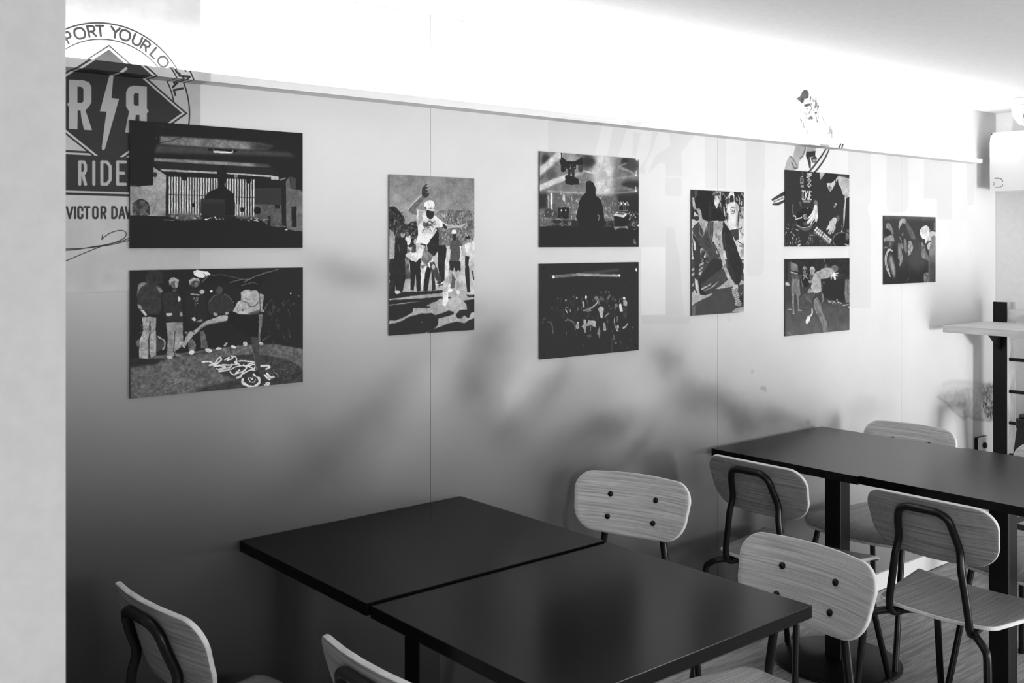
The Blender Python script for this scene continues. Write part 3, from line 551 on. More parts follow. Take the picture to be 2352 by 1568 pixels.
    c.poly('158,1075 190,1095 205,1190 215,1250 195,1245 168,1180', 172, tex=50); c.poly('200,1050 230,1080 232,1190 280,1235 350,1240 260,1262 222,1250 205,1180', 40)
    c.poly('225,1050 300,930 350,850 460,870 470,960 330,1060 240,1140', 46, blur=3)
    c.poly('585,1145 642,1145 648,1200 590,1190', 172); c.poly('575,1180 610,1172 640,1195 655,1260 688,1330 690,1365 660,1385 612,1378 608,1300 580,1245', 184)
    for k in range(9):
        y = 1195+k*21; x = 580+k*5; c.line([(x, y), (x+25, y+12), (x+48, y-4), (x+68, y+8)], 5, 66)
    c.line('610,1190 650,1370', 5, 90); c.poly('655,1290 700,1260 700,1370 690,1370', 40, blur=3); c.line('675,1255 695,1238', 6, 150)
    finish(5, c)

def photo6():
    c = picture('160,87 1322,170 1320,1450 160,1450', 600, 400, 45, 51)
    c.poly('1110,190 1340,180 1340,565 1272,590 1270,700 1245,900 1250,960 1212,1120 1212,800 1238,650 1235,545 1195,515 1165,400 1115,330', 172, tex=10); c.poly('1125,170 1330,170 1330,240 1240,215 1130,190', 58, blur=4); c.poly('775,128 885,138 840,200 790,262', 158)
    c.poly('1265,590 1325,560 1325,1150 1225,1120', 40)
    c.poly('905,320 1000,312 1060,258 1065,330 1015,420 972,472 940,432 920,385', 186, tex=10); c.poly('930,388 960,378 1005,402 985,440 960,445', 96, blur=3, tex=20); c.ell(972, 420, 28, 12, 150, blur=2)
    c.poly('840,200 900,140 1080,150 1125,175 1110,230 1060,262 990,320 905,312 850,262', 38); c.poly('1078,300 1070,260 1118,182 1128,200 1112,265 1085,300', 176, tex=30); c.poly('1112,250 1120,330 1170,420 1195,520 1110,540 1020,430 1060,340', 44)
    v = 196
    c.line('437,110 470,120 460,150 490,180', 7, 110); c.poly('545,175 560,212 640,180 600,212 556,238 537,225', v)
    glyph(c, 'N', (560, 140), (22, 4), (-4, 48), 7, v); glyph(c, 'I', (582, 142), (18, 2), (-4, 48), 7, v); glyph(c, 'K', (598, 142), (20, 4), (-4, 44), 7, v); glyph(c, 'E', (620, 144), (18, 4), (-4, 42), 7, v)
    for y in (275, 358): c.line([(550, y), (587, y-37), (625, y), (587, y+37)], 7, 178, closed=True); c.ell(588, y, 19, 29, 178); c.ell(588, y, 9, 18, 45)
    c.line('432,310 430,240 455,202 478,240 480,310', 9, 160, curve=True); c.line('447,300 447,250 458,235 467,300', 5, 130); c.poly('425,300 482,302 482,340 425,335', 140, tex=60); c.poly('430,352 492,358 488,398 432,392', 150, tex=60)
    c.line('452,440 448,590', 8, 100, blur=2)
    c.line('478,462 474,608', 17, v); c.line('458,460 500,464', 12, v); c.line('455,604 500,610', 12, v)
    c.line('520,466 514,612', 18, v); c.line('562,470 522,540 566,614', 16, v); c.line('592,472 584,612', 18, v); c.line('592,474 628,476', 12, v); c.line('588,540 620,542', 12, v); c.line('584,608 630,612', 12, v)
    c.line('468,635 612,640', 7, 150, tex=60); c.line('485,655 608,660', 10, 150, tex=80); c.poly('405,650 440,645 455,770 420,720', 80, blur=3)
    c.ell(540, 940, 210, 190, 100); c.ell(540, 940, 206, 186, 34, tex=8); c.line('350,1065 430,1105 520,1115 610,1085 680,1010 700,950', 8, 178, curve=True, blur=1); c.line('420,1115 500,1150 570,1140 640,1090', 22, 90, blur=6, curve=True)
    c.ell(512, 905, 38, 36, 120, tex=110); c.ell(512, 950, 24, 18, 190); c.ell(512, 948, 12, 9, 50); c.poly('470,1020 560,1000 590,1080 500,1090', 70, blur=8, tex=60); c.ell(558, 770, 9, 9, 190)
    c.line('292,712 286,800 300,890', 18, 96, blur=3, tex=30); c.line('300,905 335,910 345,940', 14, 190, curve=True); c.line('345,967 450,936', 13, 205)
    c.poly('680,640 715,615 738,660 738,715 690,712 668,680', 108, blur=3, tex=20)
    c.poly('690,712 728,712 738,760 735,830 748,870 745,930 722,1020 700,1010 695,950 660,990 622,1062 600,1055 632,985 575,1048 545,1035 545,1008 610,935 560,968 553,945 620,880 662,800 668,745', 200, tex=12)
    for p in ('632,985 668,930', '610,935 650,880', '695,950 700,900'): c.line(p, 4, 120, blur=1)
    c.poly('1075,920 1115,890 1145,940 1130,1000 1095,1000', 88, blur=6, tex=20)
    c.poly('965,1000 1040,930 1080,945 1092,990 1065,1060 1066,1130 1040,1180 1020,1222 1000,1212 1018,1150 978,1242 955,1232 985,1150 945,1228 925,1215 960,1130 908,1168 893,1140 945,1060', 184, tex=14)
    c.ell(1072, 700, 25, 20, 168, rot=60); c.ell(1052, 742, 16, 20, 150); c.ell(948, 552, 6, 6, 110)
    c.poly('722,1096 842,1198 798,1282 680,1165', 205); c.poly('858,1212 998,1328 962,1402 820,1280', 200)
    for (x0, y0), (dx, dy), (ex, ey) in (((722, 1096), (120, 102), (-43, 72)), ((858, 1212), (140, 116), (-38, 70))):
        for k in (.25, .5, .75): c.line([(x0+dx*k, y0+dy*k), (x0+dx*k+ex, y0+dy*k+ey)], 6, 44)
        c.line([(x0+ex*.5, y0+ey*.5), (x0+dx+ex*.5, y0+dy+ey*.5)], 5, 44)
        c.line([(x0+ex*1.2, y0+ey*1.2), (x0+dx+ex*1.2, y0+dy+ey*1.2)], 7, 120, tex=70); c.line([(x0+ex*1.4, y0+ey*1.4), (x0+dx+ex*1.4, y0+dy+ey*1.4)], 4, 90, tex=60)
    c.speckle('600,1180 690,1200 640,1400 520,1400', 60, 190, 40, 6, 91, 4, 60); c.speckle('170,1000 420,1100 420,1440 170,1440', 60, 230, 30, 8, 92, 4, 120); c.speckle('700,1300 900,1380 900,1440 700,1440', 60, 150, 20, 6, 93, 3, 40); c.line('390,1448 425,1410', 13, 200); c.ell(203, 1133, 14, 12, 210); c.ell(356, 1152, 10, 7, 220); c.ell(382, 1162, 9, 8, 210)
    c.ell(1185, 1340, 168, 142, 130); c.ell(1188, 1342, 160, 134, 36, tex=10); c.poly('1255,1240 1300,1220 1320,1300 1270,1345 1248,1320', 100, blur=6, tex=20); c.poly('1265,1160 1322,1145 1322,1205 1275,1200', 92, blur=3); c.line('1180,1080 1195,1130 1182,1190', 16, 110, blur=3, tex=50); c.ell(1184, 1180, 14, 14, 190); c.line('1240,1410 1290,1440', 14, 190); c.line('1290,1412 1318,1440', 12, 170); c.line('980,1390 984,1445', 9, 130)
    c.poly('1205,1450 1240,1400 1200,1450', 60)
    finish(6, c)

def photo7():
    c = picture('152,118 1257,98 1262,1322 150,1430', 600, 400, 58, 61)
    c.poly('150,110 1260,90 1260,430 700,400 150,480', 40, blur=20, tex=14); c.poly('150,900 800,880 1262,860 1262,1340 150,1440', 78, blur=60, tex=8); c.poly('780,440 1180,430 1180,860 900,800 780,760', 40, blur=14); c.poly('150,1250 1262,1200 1262,1340 150,1440', 92, blur=50, alpha=.7)
    c.poly('190,170 245,165 245,560 200,540', 60, blur=4); c.poly('245,165 300,185 365,215 366,330 243,300', 122, tex=26)
    for k in range(5): c.line([(258+k*22, 180), (258+k*22, 315)], 4, 84)
    c.poly('243,322 300,340 366,355 362,378 300,365 243,345', 168); c.poly('245,350 395,378 412,440 380,460 250,450', 76, tex=10)
    c.poly('258,450 395,455 400,600 412,720 385,765 385,900 400,985 368,985 360,860 330,700 312,640 305,740 296,870 312,1035 268,1030 262,800 250,600', 116, blur=2, tex=30)
    c.line('345,400 340,460', 8, 110, blur=2); c.poly('155,510 205,510 226,566 155,562', 178); c.poly('190,966 255,960 252,978 188,976', 170); c.poly('190,950 230,920 250,955', 90, tex=40); c.poly('368,985 430,980 440,994 370,996', 160); c.ell(292, 1040, 22, 11, 165)
    c.poly('400,360 545,340 560,560 520,590 410,580', 34); c.ell(482, 275, 33, 44, 132, tex=20); c.poly('460,300 505,300 505,370 465,368', 116, tex=24); c.ell(468, 300, 9, 13, 36); c.ell(497, 300, 8, 12, 36); c.ell(483, 322, 5, 8, 44)
    c.line('458,382 528,438', 15, 148); c.line('526,360 462,448', 15, 148)
    c.line('420,385 425,480 450,575', 20, 96, blur=3, curve=True); c.poly('440,540 462,550 465,580 440,585', 120); c.line('575,390 600,450', 20, 96, blur=3); c.poly('545,480 605,470 605,515 560,520', 130, tex=60)
    c.ell(615, 315, 42, 78, 150, tex=14); c.poly('575,250 610,236 650,255 640,290 580,290', 172); c.line('590,320 622,300', 7, 84); c.line('604,340 600,390', 8, 96, blur=2); c.ell(655, 300, 9, 24, 160)
    c.ell(1000, 275, 66, 62, 98, tex=14); c.ell(1000, 270, 9, 12, 40); c.line('830,110 818,170', 9, 110); c.ell(850, 240, 30, 40, 90, blur=6); c.line('1060,400 1165,370', 16, 62, blur=4)
    c.poly('672,340 740,305 790,272 855,258 920,262 975,300 1000,330 975,385 935,420 850,440 790,452 758,450 768,560 772,664 700,682 640,668 588,604 605,520 612,460 640,380', 156, tex=26)
    c.speckle('620,420 750,400 750,650 620,640', 120, 190, 60, 5, 101, 3); c.speckle('760,290 960,280 940,410 780,430', 120, 190, 60, 5, 102, 3); c.line('690,345 740,430 755,450', 7, 112, blur=3)
    c.poly('985,330 1000,345 1068,342 1066,362 1012,372 1055,398 1050,416 1005,402 1028,440 1018,470 992,462 985,420 965,405 948,458 930,458 955,385', 200, tex=10)
    c.poly('540,640 570,608 625,665 620,685 532,692', 140, tex=50); c.line('570,620 640,672 710,680', 9, 170)
    c.poly('400,770 470,712 560,692 640,690 600,820 560,950 470,985 410,900 390,820', 72, tex=10)
    for k in range(9): c.line([(470+k*13, 708+k*3), (520+k*11, 800+k*9)], 4, 112, blur=1)
    c.line('430,770 480,880', 4, 100); c.line('480,930 540,945', 5, 110)
    c.poly('640,690 770,680 800,760 780,860 700,780 660,760', 60); c.line('600,800 660,700 720,690', 7, 112, blur=2, curve=True); c.ell(725, 735, 40, 38, 60, blur=4); c.poly('770,670 800,700 822,770 810,830 765,890 790,800 780,740', 116, blur=2)
    c.poly('640,800 700,760 745,830 770,920 790,1000 850,1140 880,1220 875,1330 858,1362 810,1360 790,1250 730,1100 690,1040 640,900', 112, tex=24)
    for p in ('690,820 760,1000 830,1200 830,1350', '720,880 800,1080 860,1200', '640,890 700,1040', '750,1090 790,1200 810,1350', '670,800 740,960'): c.line(p, 5, 150, blur=1, curve=True)
    c.line('700,1050 760,1200', 8, 84, blur=3); c.poly('600,958 625,960 626,1020 612,1070 582,1100 572,1160 540,1212 505,1205 502,1160 520,1110 545,1076 580,1070 602,1030', 200)
    c.poly('1188,465 1260,458 1260,850 1195,850 1172,700', 108, blur=3, tex=16); c.line('1225,480 1235,840', 8, 64, blur=3); c.poly('1142,880 1195,850 1240,880 1240,895 1150,900', 60); c.line('1145,898 1240,888', 9, 180); c.poly('1232,925 1262,915 1262,945 1235,942', 180)
    c.ell(1042, 802, 11, 13, 200); c.ell(1070, 850, 24, 10, 190, rot=20); c.ell(1110, 862, 20, 10, 180); c.line('1060,870 1180,915', 3, 120); c.speckle('880,810 1010,830 1020,880 890,850', 90, 180, 22, 9, 103, 2, 10); c.line('870,775 875,815', 4, 130); c.line('785,560 785,620', 9, 130, blur=3); c.ell(815, 516, 20, 7, 140, blur=2); c.ell(1195, 1230, 18, 12, 100, blur=4)
    c.line('200,1360 250,1410', 20, 110, blur=10)
    finish(7, c)

def photo8():
    c = picture('140,127 1127,160 1122,1380 137,1423', 600, 400, 60, 71)
    c.poly('130,120 1130,150 1130,215 600,190 130,180', 92, blur=22); c.poly('130,1150 1125,1050 1125,1400 130,1430', 42, blur=60); c.ell(780, 900, 160, 260, 70, blur=60); c.ell(330, 950, 80, 300, 40, blur=40, alpha=.6)
    c.poly('188,290 200,266 225,262 258,285 290,350 320,430 322,480 305,488 270,430 215,382 190,372 175,330', 130, tex=14); c.ell(200, 440, 60, 60, 46, blur=8)
    c.poly('137,560 200,520 290,485 318,510 338,606 240,605 137,612', 146, tex=14); c.poly('137,612 338,606 338,640 290,700 288,745 230,720 205,650 137,640', 72, tex=20); c.poly('235,620 285,618 265,700 240,690', 104, blur=4); c.line('140,740 175,715 215,740', 14, 130)
    for p in ('300,792 245,762 205,790 168,890 160,1000 190,1130 258,1272', '262,775 215,810 188,930 195,1060 248,1215'): c.line(p, 13, 196, curve=True)
    c.ell(300, 1080, 36, 210, 158, rot=-10, blur=22); c.line('250,900 225,960 230,1060', 14, 92, blur=8, curve=True)
    c.poly('420,385 415,320 440,220 480,185 540,182 568,230 552,270 525,282 490,258 470,320 445,330 432,385', 166, tex=24); c.poly('540,285 572,240 640,330 700,430 738,530 735,580 660,565 620,470', 96, blur=4, tex=8); c.line('430,320 425,385', 14, 180)
    c.poly('480,460 510,450 505,520 480,510', 120, blur=3); c.line('440,540 470,600', 12, 140, tex=40)
    c.poly('408,650 430,632 445,670 470,640 500,680 512,740 495,770 470,740 480,850 497,890 490,940 478,1010 440,1085 418,1080 440,1000 430,950 405,930', 128, tex=30)
    c.poly('512,590 530,556 556,590 575,640 580,800 560,850 535,790 515,700', 112, tex=12); c.poly('592,690 610,680 612,760 655,850 590,898', 150, tex=20); c.poly('610,612 640,598 675,640 697,720 680,790 655,820 620,760 608,700', 150, tex=30); c.line('630,640 650,720 640,780', 9, 84, blur=3)
    c.poly('820,470 832,390 865,345 905,322 945,310 985,335 1010,380 1008,470 985,530 972,600 965,630 930,655 920,640 925,575 880,565 850,535', 218, tex=14); c.poly('1010,440 1060,420 1127,440 1127,530 1040,530 1030,590 990,620 970,590 985,530', 200, tex=16); c.poly('1090,260 1120,240 1120,400 1090,400', 110, tex=40); c.ell(1020, 405, 12, 12, 130)
    c.poly('985,640 1030,625 1036,700 1010,768 985,775 963,735 968,680', 206, tex=12); c.poly('1036,560 1055,520 1090,508 1127,530 1124,1385 985,1390 985,1000 1000,800', 128, blur=3, tex=8); c.poly('985,950 1124,950 1124,1400 985,1400', 66, blur=60, alpha=.9)
    c.poly('845,620 880,640 915,720 945,810 990,900 990,980 900,940 840,880 860,760', 112, blur=3, tex=16); c.line('860,650 880,690 910,700', 12, 160, blur=3, curve=True); c.line('870,750 915,715', 5, 50); c.line('880,930 930,870', 5, 150, blur=2); c.line('860,925 920,850', 5, 140, blur=2); c.line('900,940 970,900', 5, 140, blur=2)
    c.poly('895,1230 935,1200 985,1200 985,1390 920,1392 895,1350', 120, tex=30); c.line('930,1240 965,1290 950,1370', 10, 46, curve=True); c.line('640,1050 628,1200', 7, 96, blur=3); c.ell(600, 1322, 14, 9, 110, blur=2); c.line('565,1350 572,1395', 6, 100, blur=1); c.line('895,175 885,225', 12, 120, blur=4); c.line('845,1000 855,1030', 6, 150); c.line('815,640 820,760', 12, 96, blur=5, tex=20)
    finish(8, c)
for fn in (photo0, photo1, photo2, photo3, photo4, photo5, photo6, photo7, photo8): fn()

# ------------------------------------------------------------------ emblem print (flat print beside the pier)
EMBLEM_BOX = (.44, 1.04, 1.40, 2.19)
def wall_canvas(box, ppm, base, seed):
    x0, x1, z0, z1 = box; w = int((x1-x0)*ppm); h = int((z1-z0)*ppm)
    return Canvas(w, h, lambda P: np.c_[(P[:, 0]-x0)*ppm, (z1-P[:, 1])*ppm], ppm, base/255, seed)
def via(cv, scale, ox, oy):
    """same canvas, drawn in enlarged-photo units"""
    x0, y0 = cv.T(np.array([[0, 0]]))[0]; f = cv.T
    n = Canvas.__new__(Canvas); n.__dict__ = dict(cv.__dict__)
    def T(P):
        X, Z = to_wall(ox+P[:, 0]*scale, oy+P[:, 1]*scale); return f(np.c_[X, Z])
    n.T = T; a = T(np.array([[0., 0.], [100., 0.]])); n.k = abs(a[1, 0]-a[0, 0])/100; n.a = cv.a
    return n
def emblem():
    INK = 42; PAP = 196
    c = wall_canvas(EMBLEM_BOX, 1450, PAP, 5)
    c.a += fnoise(c.h, c.w, 60, 8, 5)*.10
    paper = c.a.copy()
    cx, cz = .8155, 1.8375
    t = np.linspace(0, 2*math.pi, 121)[:-1]
    for r, w in ((.1925, .0034), (.1552, .0031)):
        c.line(np.c_[cx+r*np.cos(t), cz+r*np.sin(t)], w, INK, closed=True)
    dia = lambda k: [(cx, cz+.144*k), (cx+.1875*k, cz), (cx, cz-.144*k), (cx-.1875*k, cz)]
    rect = lambda x0, x1, z0, z1: [(x0, z0), (x1, z0), (x1, z1), (x0, z1)]
    c.poly(rect(.62, 1.02, 1.6315, 1.7322), INK); c.poly(rect(.62, 1.02, 1.6368, 1.7278), PAP-6)
    c.poly(dia(1), INK); c.poly(dia(.966), PAP); c.poly(dia(.924), INK); c.poly(rect(.62, 1.02, 1.6414, 1.7231), INK)
    a = via(c, .30612, 0, 0)
    for ch, (gx, gy) in zip('PORTYOURLOCAL', [(515, 285), (600, 258), (688, 243), (752, 241), (863, 250), (935, 275), (1020, 318), (1090, 345), (1152, 410), (1213, 470), (1272, 545), (1312, 612), (1330, 690)]):
        X, Z = to_wall(gx*.30612, gy*.30612); an = math.atan2(Z-cz, X-cx); R = .1742
        up = np.array([math.cos(an), math.sin(an)]); rt = np.array([up[1], -up[0]]); hgt = .0235
        wd = {'P': .013, 'O': .0235, 'R': .015, 'T': .016, 'Y': .019, 'U': .018, 'L': .012, 'C': .018, 'A': .021}[ch]
        ctr = np.array([cx, cz])+up*R; glyph(c, ch, ctr-rt*wd/2+up*hgt/2, rt*wd, -up*hgt, .0050, INK, curve=ch in 'OC')
    L = 178
    a.poly('515,597 625,602 668,618 685,655 685,768 668,798 640,828 665,900 690,977 628,973 608,880 603,830 582,828 580,970 515,966 517,806 502,782 517,765', L)
    a.poly('580,650 612,652 624,668 624,758 612,772 580,770', INK)
    a.poly('1101,650 1000,641 962,655 945,690 945,800 968,838 952,905 938,993 968,998 1003,1000 1018,862 1045,862 1045,1010 1101,1012 1101,850 1115,833 1101,815', L)
    a.poly('1040,700 1010,698 1002,712 1002,780 1012,792 1040,793', INK)
    a.poly('862,536 872,528 885,534 884,545 850,572 836,735 892,742 862,850 786,1118 775,1128 764,1122 762,1105 797,838 748,835 818,572', L)
    for ch, x0, x1 in (('R', 597, 640), ('I', 690, 716), ('D', 763, 826), ('E', 881, 940)):
        glyph(a, ch, (x0, 1214), (x1-x0, 1), (0, 166), 27, L)
    b = via(c, .2487, 140, 270)
    for ch, x0, x1 in (('V', 52, 105), ('I', 121, 136), ('c', 158, 196), ('T', 215, 262), ('o', 296, 336), ('R', 372, 410), ('D', 472, 512), ('A', 538, 585), ('V', 596, 640)):
        glyph(b, ch, (x0, 824), (x1-x0, 1), (0, 102), 20, INK+4)
    for p in ('30,1212 200,1206 380,1185 520,1160 700,1110', '30,1225 150,1215 300,1190 450,1165 560,1125 600,1085 590,1052 540,1040 460,1062 400,1100 376,1124 384,1078', '30,1328 200,1255 400,1178 560,1138 700,1080'):
        b.line(p, 8, INK, curve=True)
    c.a[:int((2.19-1.935)*1450)] *= .84  # paper above the rail painted darker to offset the strip's glare
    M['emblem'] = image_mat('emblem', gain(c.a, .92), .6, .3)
emblem()
# ------------------------------------------------------------------ mural: snow powder, pale lettering, rider, mountain
MURAL_BOX = (.42, 5.26, 0.0, 2.19)
def mural():
    ppm = 600; x0, x1, z0, z1 = MURAL_BOX
    c = wall_canvas(MURAL_BOX, ppm, 225, 9)
    h, w = c.h, c.w
    # broad tones, darker towards the lower left: rows of heights, columns along the wall (linear reflectance)
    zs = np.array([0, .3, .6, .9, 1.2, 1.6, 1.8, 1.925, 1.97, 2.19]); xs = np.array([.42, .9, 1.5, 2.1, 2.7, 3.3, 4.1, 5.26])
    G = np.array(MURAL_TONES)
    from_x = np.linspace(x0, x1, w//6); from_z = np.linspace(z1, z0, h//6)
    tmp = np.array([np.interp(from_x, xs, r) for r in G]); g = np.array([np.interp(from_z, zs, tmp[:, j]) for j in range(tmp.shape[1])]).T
    g = blur2(g.astype(np.float32), 4)
    k = np.clip((from_z[:, None]-1.62)/.22, 0, 1).astype(np.float32); g = g*k+blur2(g, 18)*(1-k)
    # soft clouds of powder (given where the photograph shows them)
    Z, X = np.meshgrid(from_z, from_x, indexing='ij'); d = X*CO+WALL_Y*SI
    U = 1176+CAM_F*(X*SI-WALL_Y*CO)/d; V = CAM_V0-CAM_F*(Z-CAM_H)/d
    sm = fnoise(g.shape[0], g.shape[1], 42, 15, 5); sm2 = fnoise(g.shape[0], g.shape[1], 42, 16, 5)
    U = U+sm*110; V = V+sm2*110
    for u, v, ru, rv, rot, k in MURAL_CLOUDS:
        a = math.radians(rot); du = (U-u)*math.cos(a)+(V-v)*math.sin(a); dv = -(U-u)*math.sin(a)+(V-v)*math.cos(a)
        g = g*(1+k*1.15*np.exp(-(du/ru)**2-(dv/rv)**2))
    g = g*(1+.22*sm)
    yi = np.clip((np.arange(h)/6), 0, g.shape[0]-1.001); xi = np.clip((np.arange(w)/6), 0, g.shape[1]-1.001)
    fy = (yi % 1)[:, None]; fx = (xi % 1)[None]; a0 = yi.astype(int); b0 = xi.astype(int)
    big = (g[a0][:, b0]*(1-fx)+g[a0][:, b0+1]*fx)*(1-fy)+(g[a0+1][:, b0]*(1-fx)+g[a0+1][:, b0+1]*fx)*fy
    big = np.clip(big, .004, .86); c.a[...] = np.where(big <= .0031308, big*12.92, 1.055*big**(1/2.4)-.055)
    # pale lettering: darker bands between the letters
    def mul(cv, p, f, blur=1):
        P = cv.T(pts(p)); r = cv.mask(P, 4)
        if r is None: return
        m, a_, b_ = r; sl = c.a[b_:b_+m.shape[0], a_:a_+m.shape[1]]; sl *= 1-m*(1-f)
    A = via(c, .20408, 1320, 130); B = via(c, .31898, 1450, 280); D = via(c, .31898, 1900, 280)
    for p in ('-300,690 310,760 230,1100 -300,1080', '440,740 600,760 490,1125 365,1120', '660,850 745,860 690,1120 650,1120', '875,820 950,830 840,1120 780,1260 800,1320 700,1300 850,1060', '1060,850 1360,870 1200,1080 1215,1345 1030,1345 1020,1210 960,1190 820,1320 900,1130 960,1080 1080,1000',
              '1465,880 1700,900 1700,1480 1465,1480', '1925,900 2140,930 2140,1500 1925,1500'): mul(A, p, .965)
    for p in ('247,400 364,400 364,525 350,533 260,533 247,520', '830,489 955,489 955,1070 930,1105 850,1115 830,1100', '250,760 310,760 325,880 350,1000 365,1200 380,1390 250,1390', '75,1390 420,1395 420,1450 75,1450'): mul(B, p, .965)
    mul(B, '72,900 247,900 247,1385 72,1390', 1.05)
    for p in ('150,180 313,190 313,560 290,625 313,700 313,1340 150,1340', '427,220 585,230 585,600 560,650 450,650 427,600', '697,240 900,250 900,700 790,700 790,550 697,550', '1000,270 1056,280 1056,600 1010,600'): mul(D, p, .965)
    # small dark marks and the ridge near the corner
    E = via(c, .28061, 1640, 700)
    for x, y, rx, ry, v in ((315, 545, 12, 9, 130), (400, 680, 26, 12, 130), (420, 700, 10, 18, 140), (770, 960, 18, 22, 130), (125, 125, 12, 6, 170), (280, 740, 26, 10, 165)): E.ell(x, y, rx, ry, v, blur=6, alpha=.7)
    E.line('1880,650 1960,628 2100,640 2260,655', 20, 165, blur=18, alpha=.35, curve=True)
    E.poly('1830,740 1960,690 2260,650 2260,948 2150,938 2090,908 2040,922 1960,850', 178, blur=14, alpha=.4, tex=70)
    E.line('1830,750 1900,800 1960,860 2035,925 2080,912 2140,935 2260,945', 13, 130, blur=12, alpha=.5, tex=60, curve=True)
    E.poly('2190,650 2400,630 2400,955 2260,945 2220,900 2195,800', 110, blur=14, alpha=.6, tex=110); E.speckle('2195,660 2400,660 2400,935 2210,920', 50, 140, 130, 13, 5)
    E.poly('1040,960 1090,860 1180,720 1300,760 1360,860 1260,960', 170, blur=26, alpha=.25)
    # rider with striped board, cut in two by the light rail
    R = via(c, .19132, 1740, 180)
    R.poly('320,1100 355,980 385,925 420,940 460,800 580,820 590,860 545,940 500,1000 490,1080 450,1095 440,1160 320,1160', 176, tex=16); R.line('400,940 450,1000 480,1070', 10, 110, blur=3); R.line('410,1010 440,1075 470,1080', 12, 90, blur=2); R.line('575,830 545,930 510,960', 9, 96, blur=2)
    R.poly('590,800 700,810 700,880 640,870 590,880', 170, tex=24); R.poly('585,880 695,870 692,930 640,945 612,955 580,930', 44); R.poly('580,930 625,935 640,1010 640,1080 620,1075 600,980', 60, tex=60)
    R.poly('640,960 690,925 715,955 700,1010 655,1010', 60, tex=50); R.ell(680, 985, 20, 18, 150)
    R.line('480,1250 620,1120 740,970 830,830 870,700', 17, 58, curve=True); R.line('560,1250 700,1110 790,990 845,880 880,760', 17, 58, curve=True); R.line('520,1250 660,1115 765,980 838,855', 24, 226, curve=True)
    R.poly('163,1455 220,1415 330,1350 330,1400 180,1470', 52); R.poly('180,1472 330,1400 330,1452 260,1480 175,1500', 226); R.poly('175,1505 260,1485 330,1450 330,1480 250,1525 185,1522', 52); R.line('195,1482 305,1435', 11, 120, tex=110)
    R.poly('535,300 620,255 630,330 612,420 590,440 555,380', 186, tex=16); R.poly('470,240 510,215 535,160 565,132 600,142 617,180 612,235 565,245 552,290 525,300 505,270 480,255', 56, tex=40)
    R.poly('558,312 600,305 632,300 630,325 580,342 560,332', 36); R.line('585,368 608,366', 9, 100, blur=2); R.poly('540,395 610,420 600,470 560,440', 120, blur=3)
    R.poly('630,215 700,222 730,280 755,390 760,440 790,520 785,575 740,540 680,495 640,510 612,560 606,690 560,700 535,640 505,500 495,445 520,350 540,400 590,460 610,420 630,330', 170, tex=110)
    R.speckle('630,220 720,230 770,520 620,480', 40, 240, 110, 14, 6, 1.4); R.speckle('500,440 600,470 606,690 540,640', 40, 240, 80, 14, 7, 1.4)
    R.poly('760,440 790,430 845,520 870,560 850,600 800,560', 160, tex=16); R.line('770,450 800,520 845,590', 8, 90, blur=3); R.poly('850,590 880,560 900,610 905,700 895,750 880,700 870,655 855,640', 92, tex=40); R.line('680,560 700,620 740,700', 5, 170, blur=2); R.line('770,560 785,640', 9, 120, blur=2)
    R.poly('612,560 650,505 740,540 785,640 770,760 610,760', 232, alpha=.6); R.line('765,680 820,668 865,660', 8, 96, blur=1); R.poly('770,690 860,670 880,740 780,745', 200, tex=20); R.line('840,665 890,650 895,740', 12, 70)
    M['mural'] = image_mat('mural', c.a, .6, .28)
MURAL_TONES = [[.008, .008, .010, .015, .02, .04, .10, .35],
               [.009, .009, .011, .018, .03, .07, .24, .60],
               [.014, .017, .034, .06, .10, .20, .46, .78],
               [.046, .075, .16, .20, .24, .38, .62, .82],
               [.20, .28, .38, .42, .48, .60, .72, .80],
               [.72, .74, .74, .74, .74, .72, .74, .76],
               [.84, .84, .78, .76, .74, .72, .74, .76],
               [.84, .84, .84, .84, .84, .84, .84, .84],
               [.56, .56, .56, .56, .56, .56, .58, .60],  # this row and the next painted darker against strip glare above the rail
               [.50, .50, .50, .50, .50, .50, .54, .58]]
MURAL_CLOUDS = [(807, 628, 90, 42, 12, -.30), (740, 590, 60, 30, 10, -.12), (807, 972, 210, 50, -42, -.24), (700, 1010, 60, 80, -30, -.1), (1140, 770, 105, 50, -62, -.42), (1100, 700, 50, 25, -50, -.15),
 (1090, 890, 60, 45, -70, -.34), (1146, 985, 60, 50, 20, -.28), (1178, 900, 85, 26, -50, .34), (1262, 880, 80, 26, -58, -.22), (1275, 830, 70, 30, 0, .10), (1375, 972, 62, 34, -10, -.36), (1300, 1010, 80, 36, -30, -.2),
 (1445, 900, 75, 55, 10, .32), (1430, 985, 60, 40, 20, .22), (1527, 838, 52, 36, 20, -.36), (1603, 922, 60, 42, 30, -.34), (1672, 938, 60, 36, 20, -.34), (1718, 958, 46, 34, 0, -.34), (1785, 948, 34, 26, 0, -.34), (1850, 962, 40, 20, 0, -.25),
 (1445, 1035, 80, 26, -45, -.30), (1510, 990, 50, 28, -45, .12), (1570, 1085, 80, 46, 0, -.32), (1246, 1085, 70, 50, 0, -.22), (1340, 1080, 40, 40, 0, -.12), (900, 1080, 110, 50, -50, .14), (1000, 900, 70, 60, -50, .12), (1990, 930, 50, 34, 0, -.12),
 (1560, 760, 40, 60, 0, -.06), (640, 700, 60, 60, 0, .06), (1655, 1010, 30, 60, 0, .10), (600, 980, 70, 60, 0, .1)]
mural()
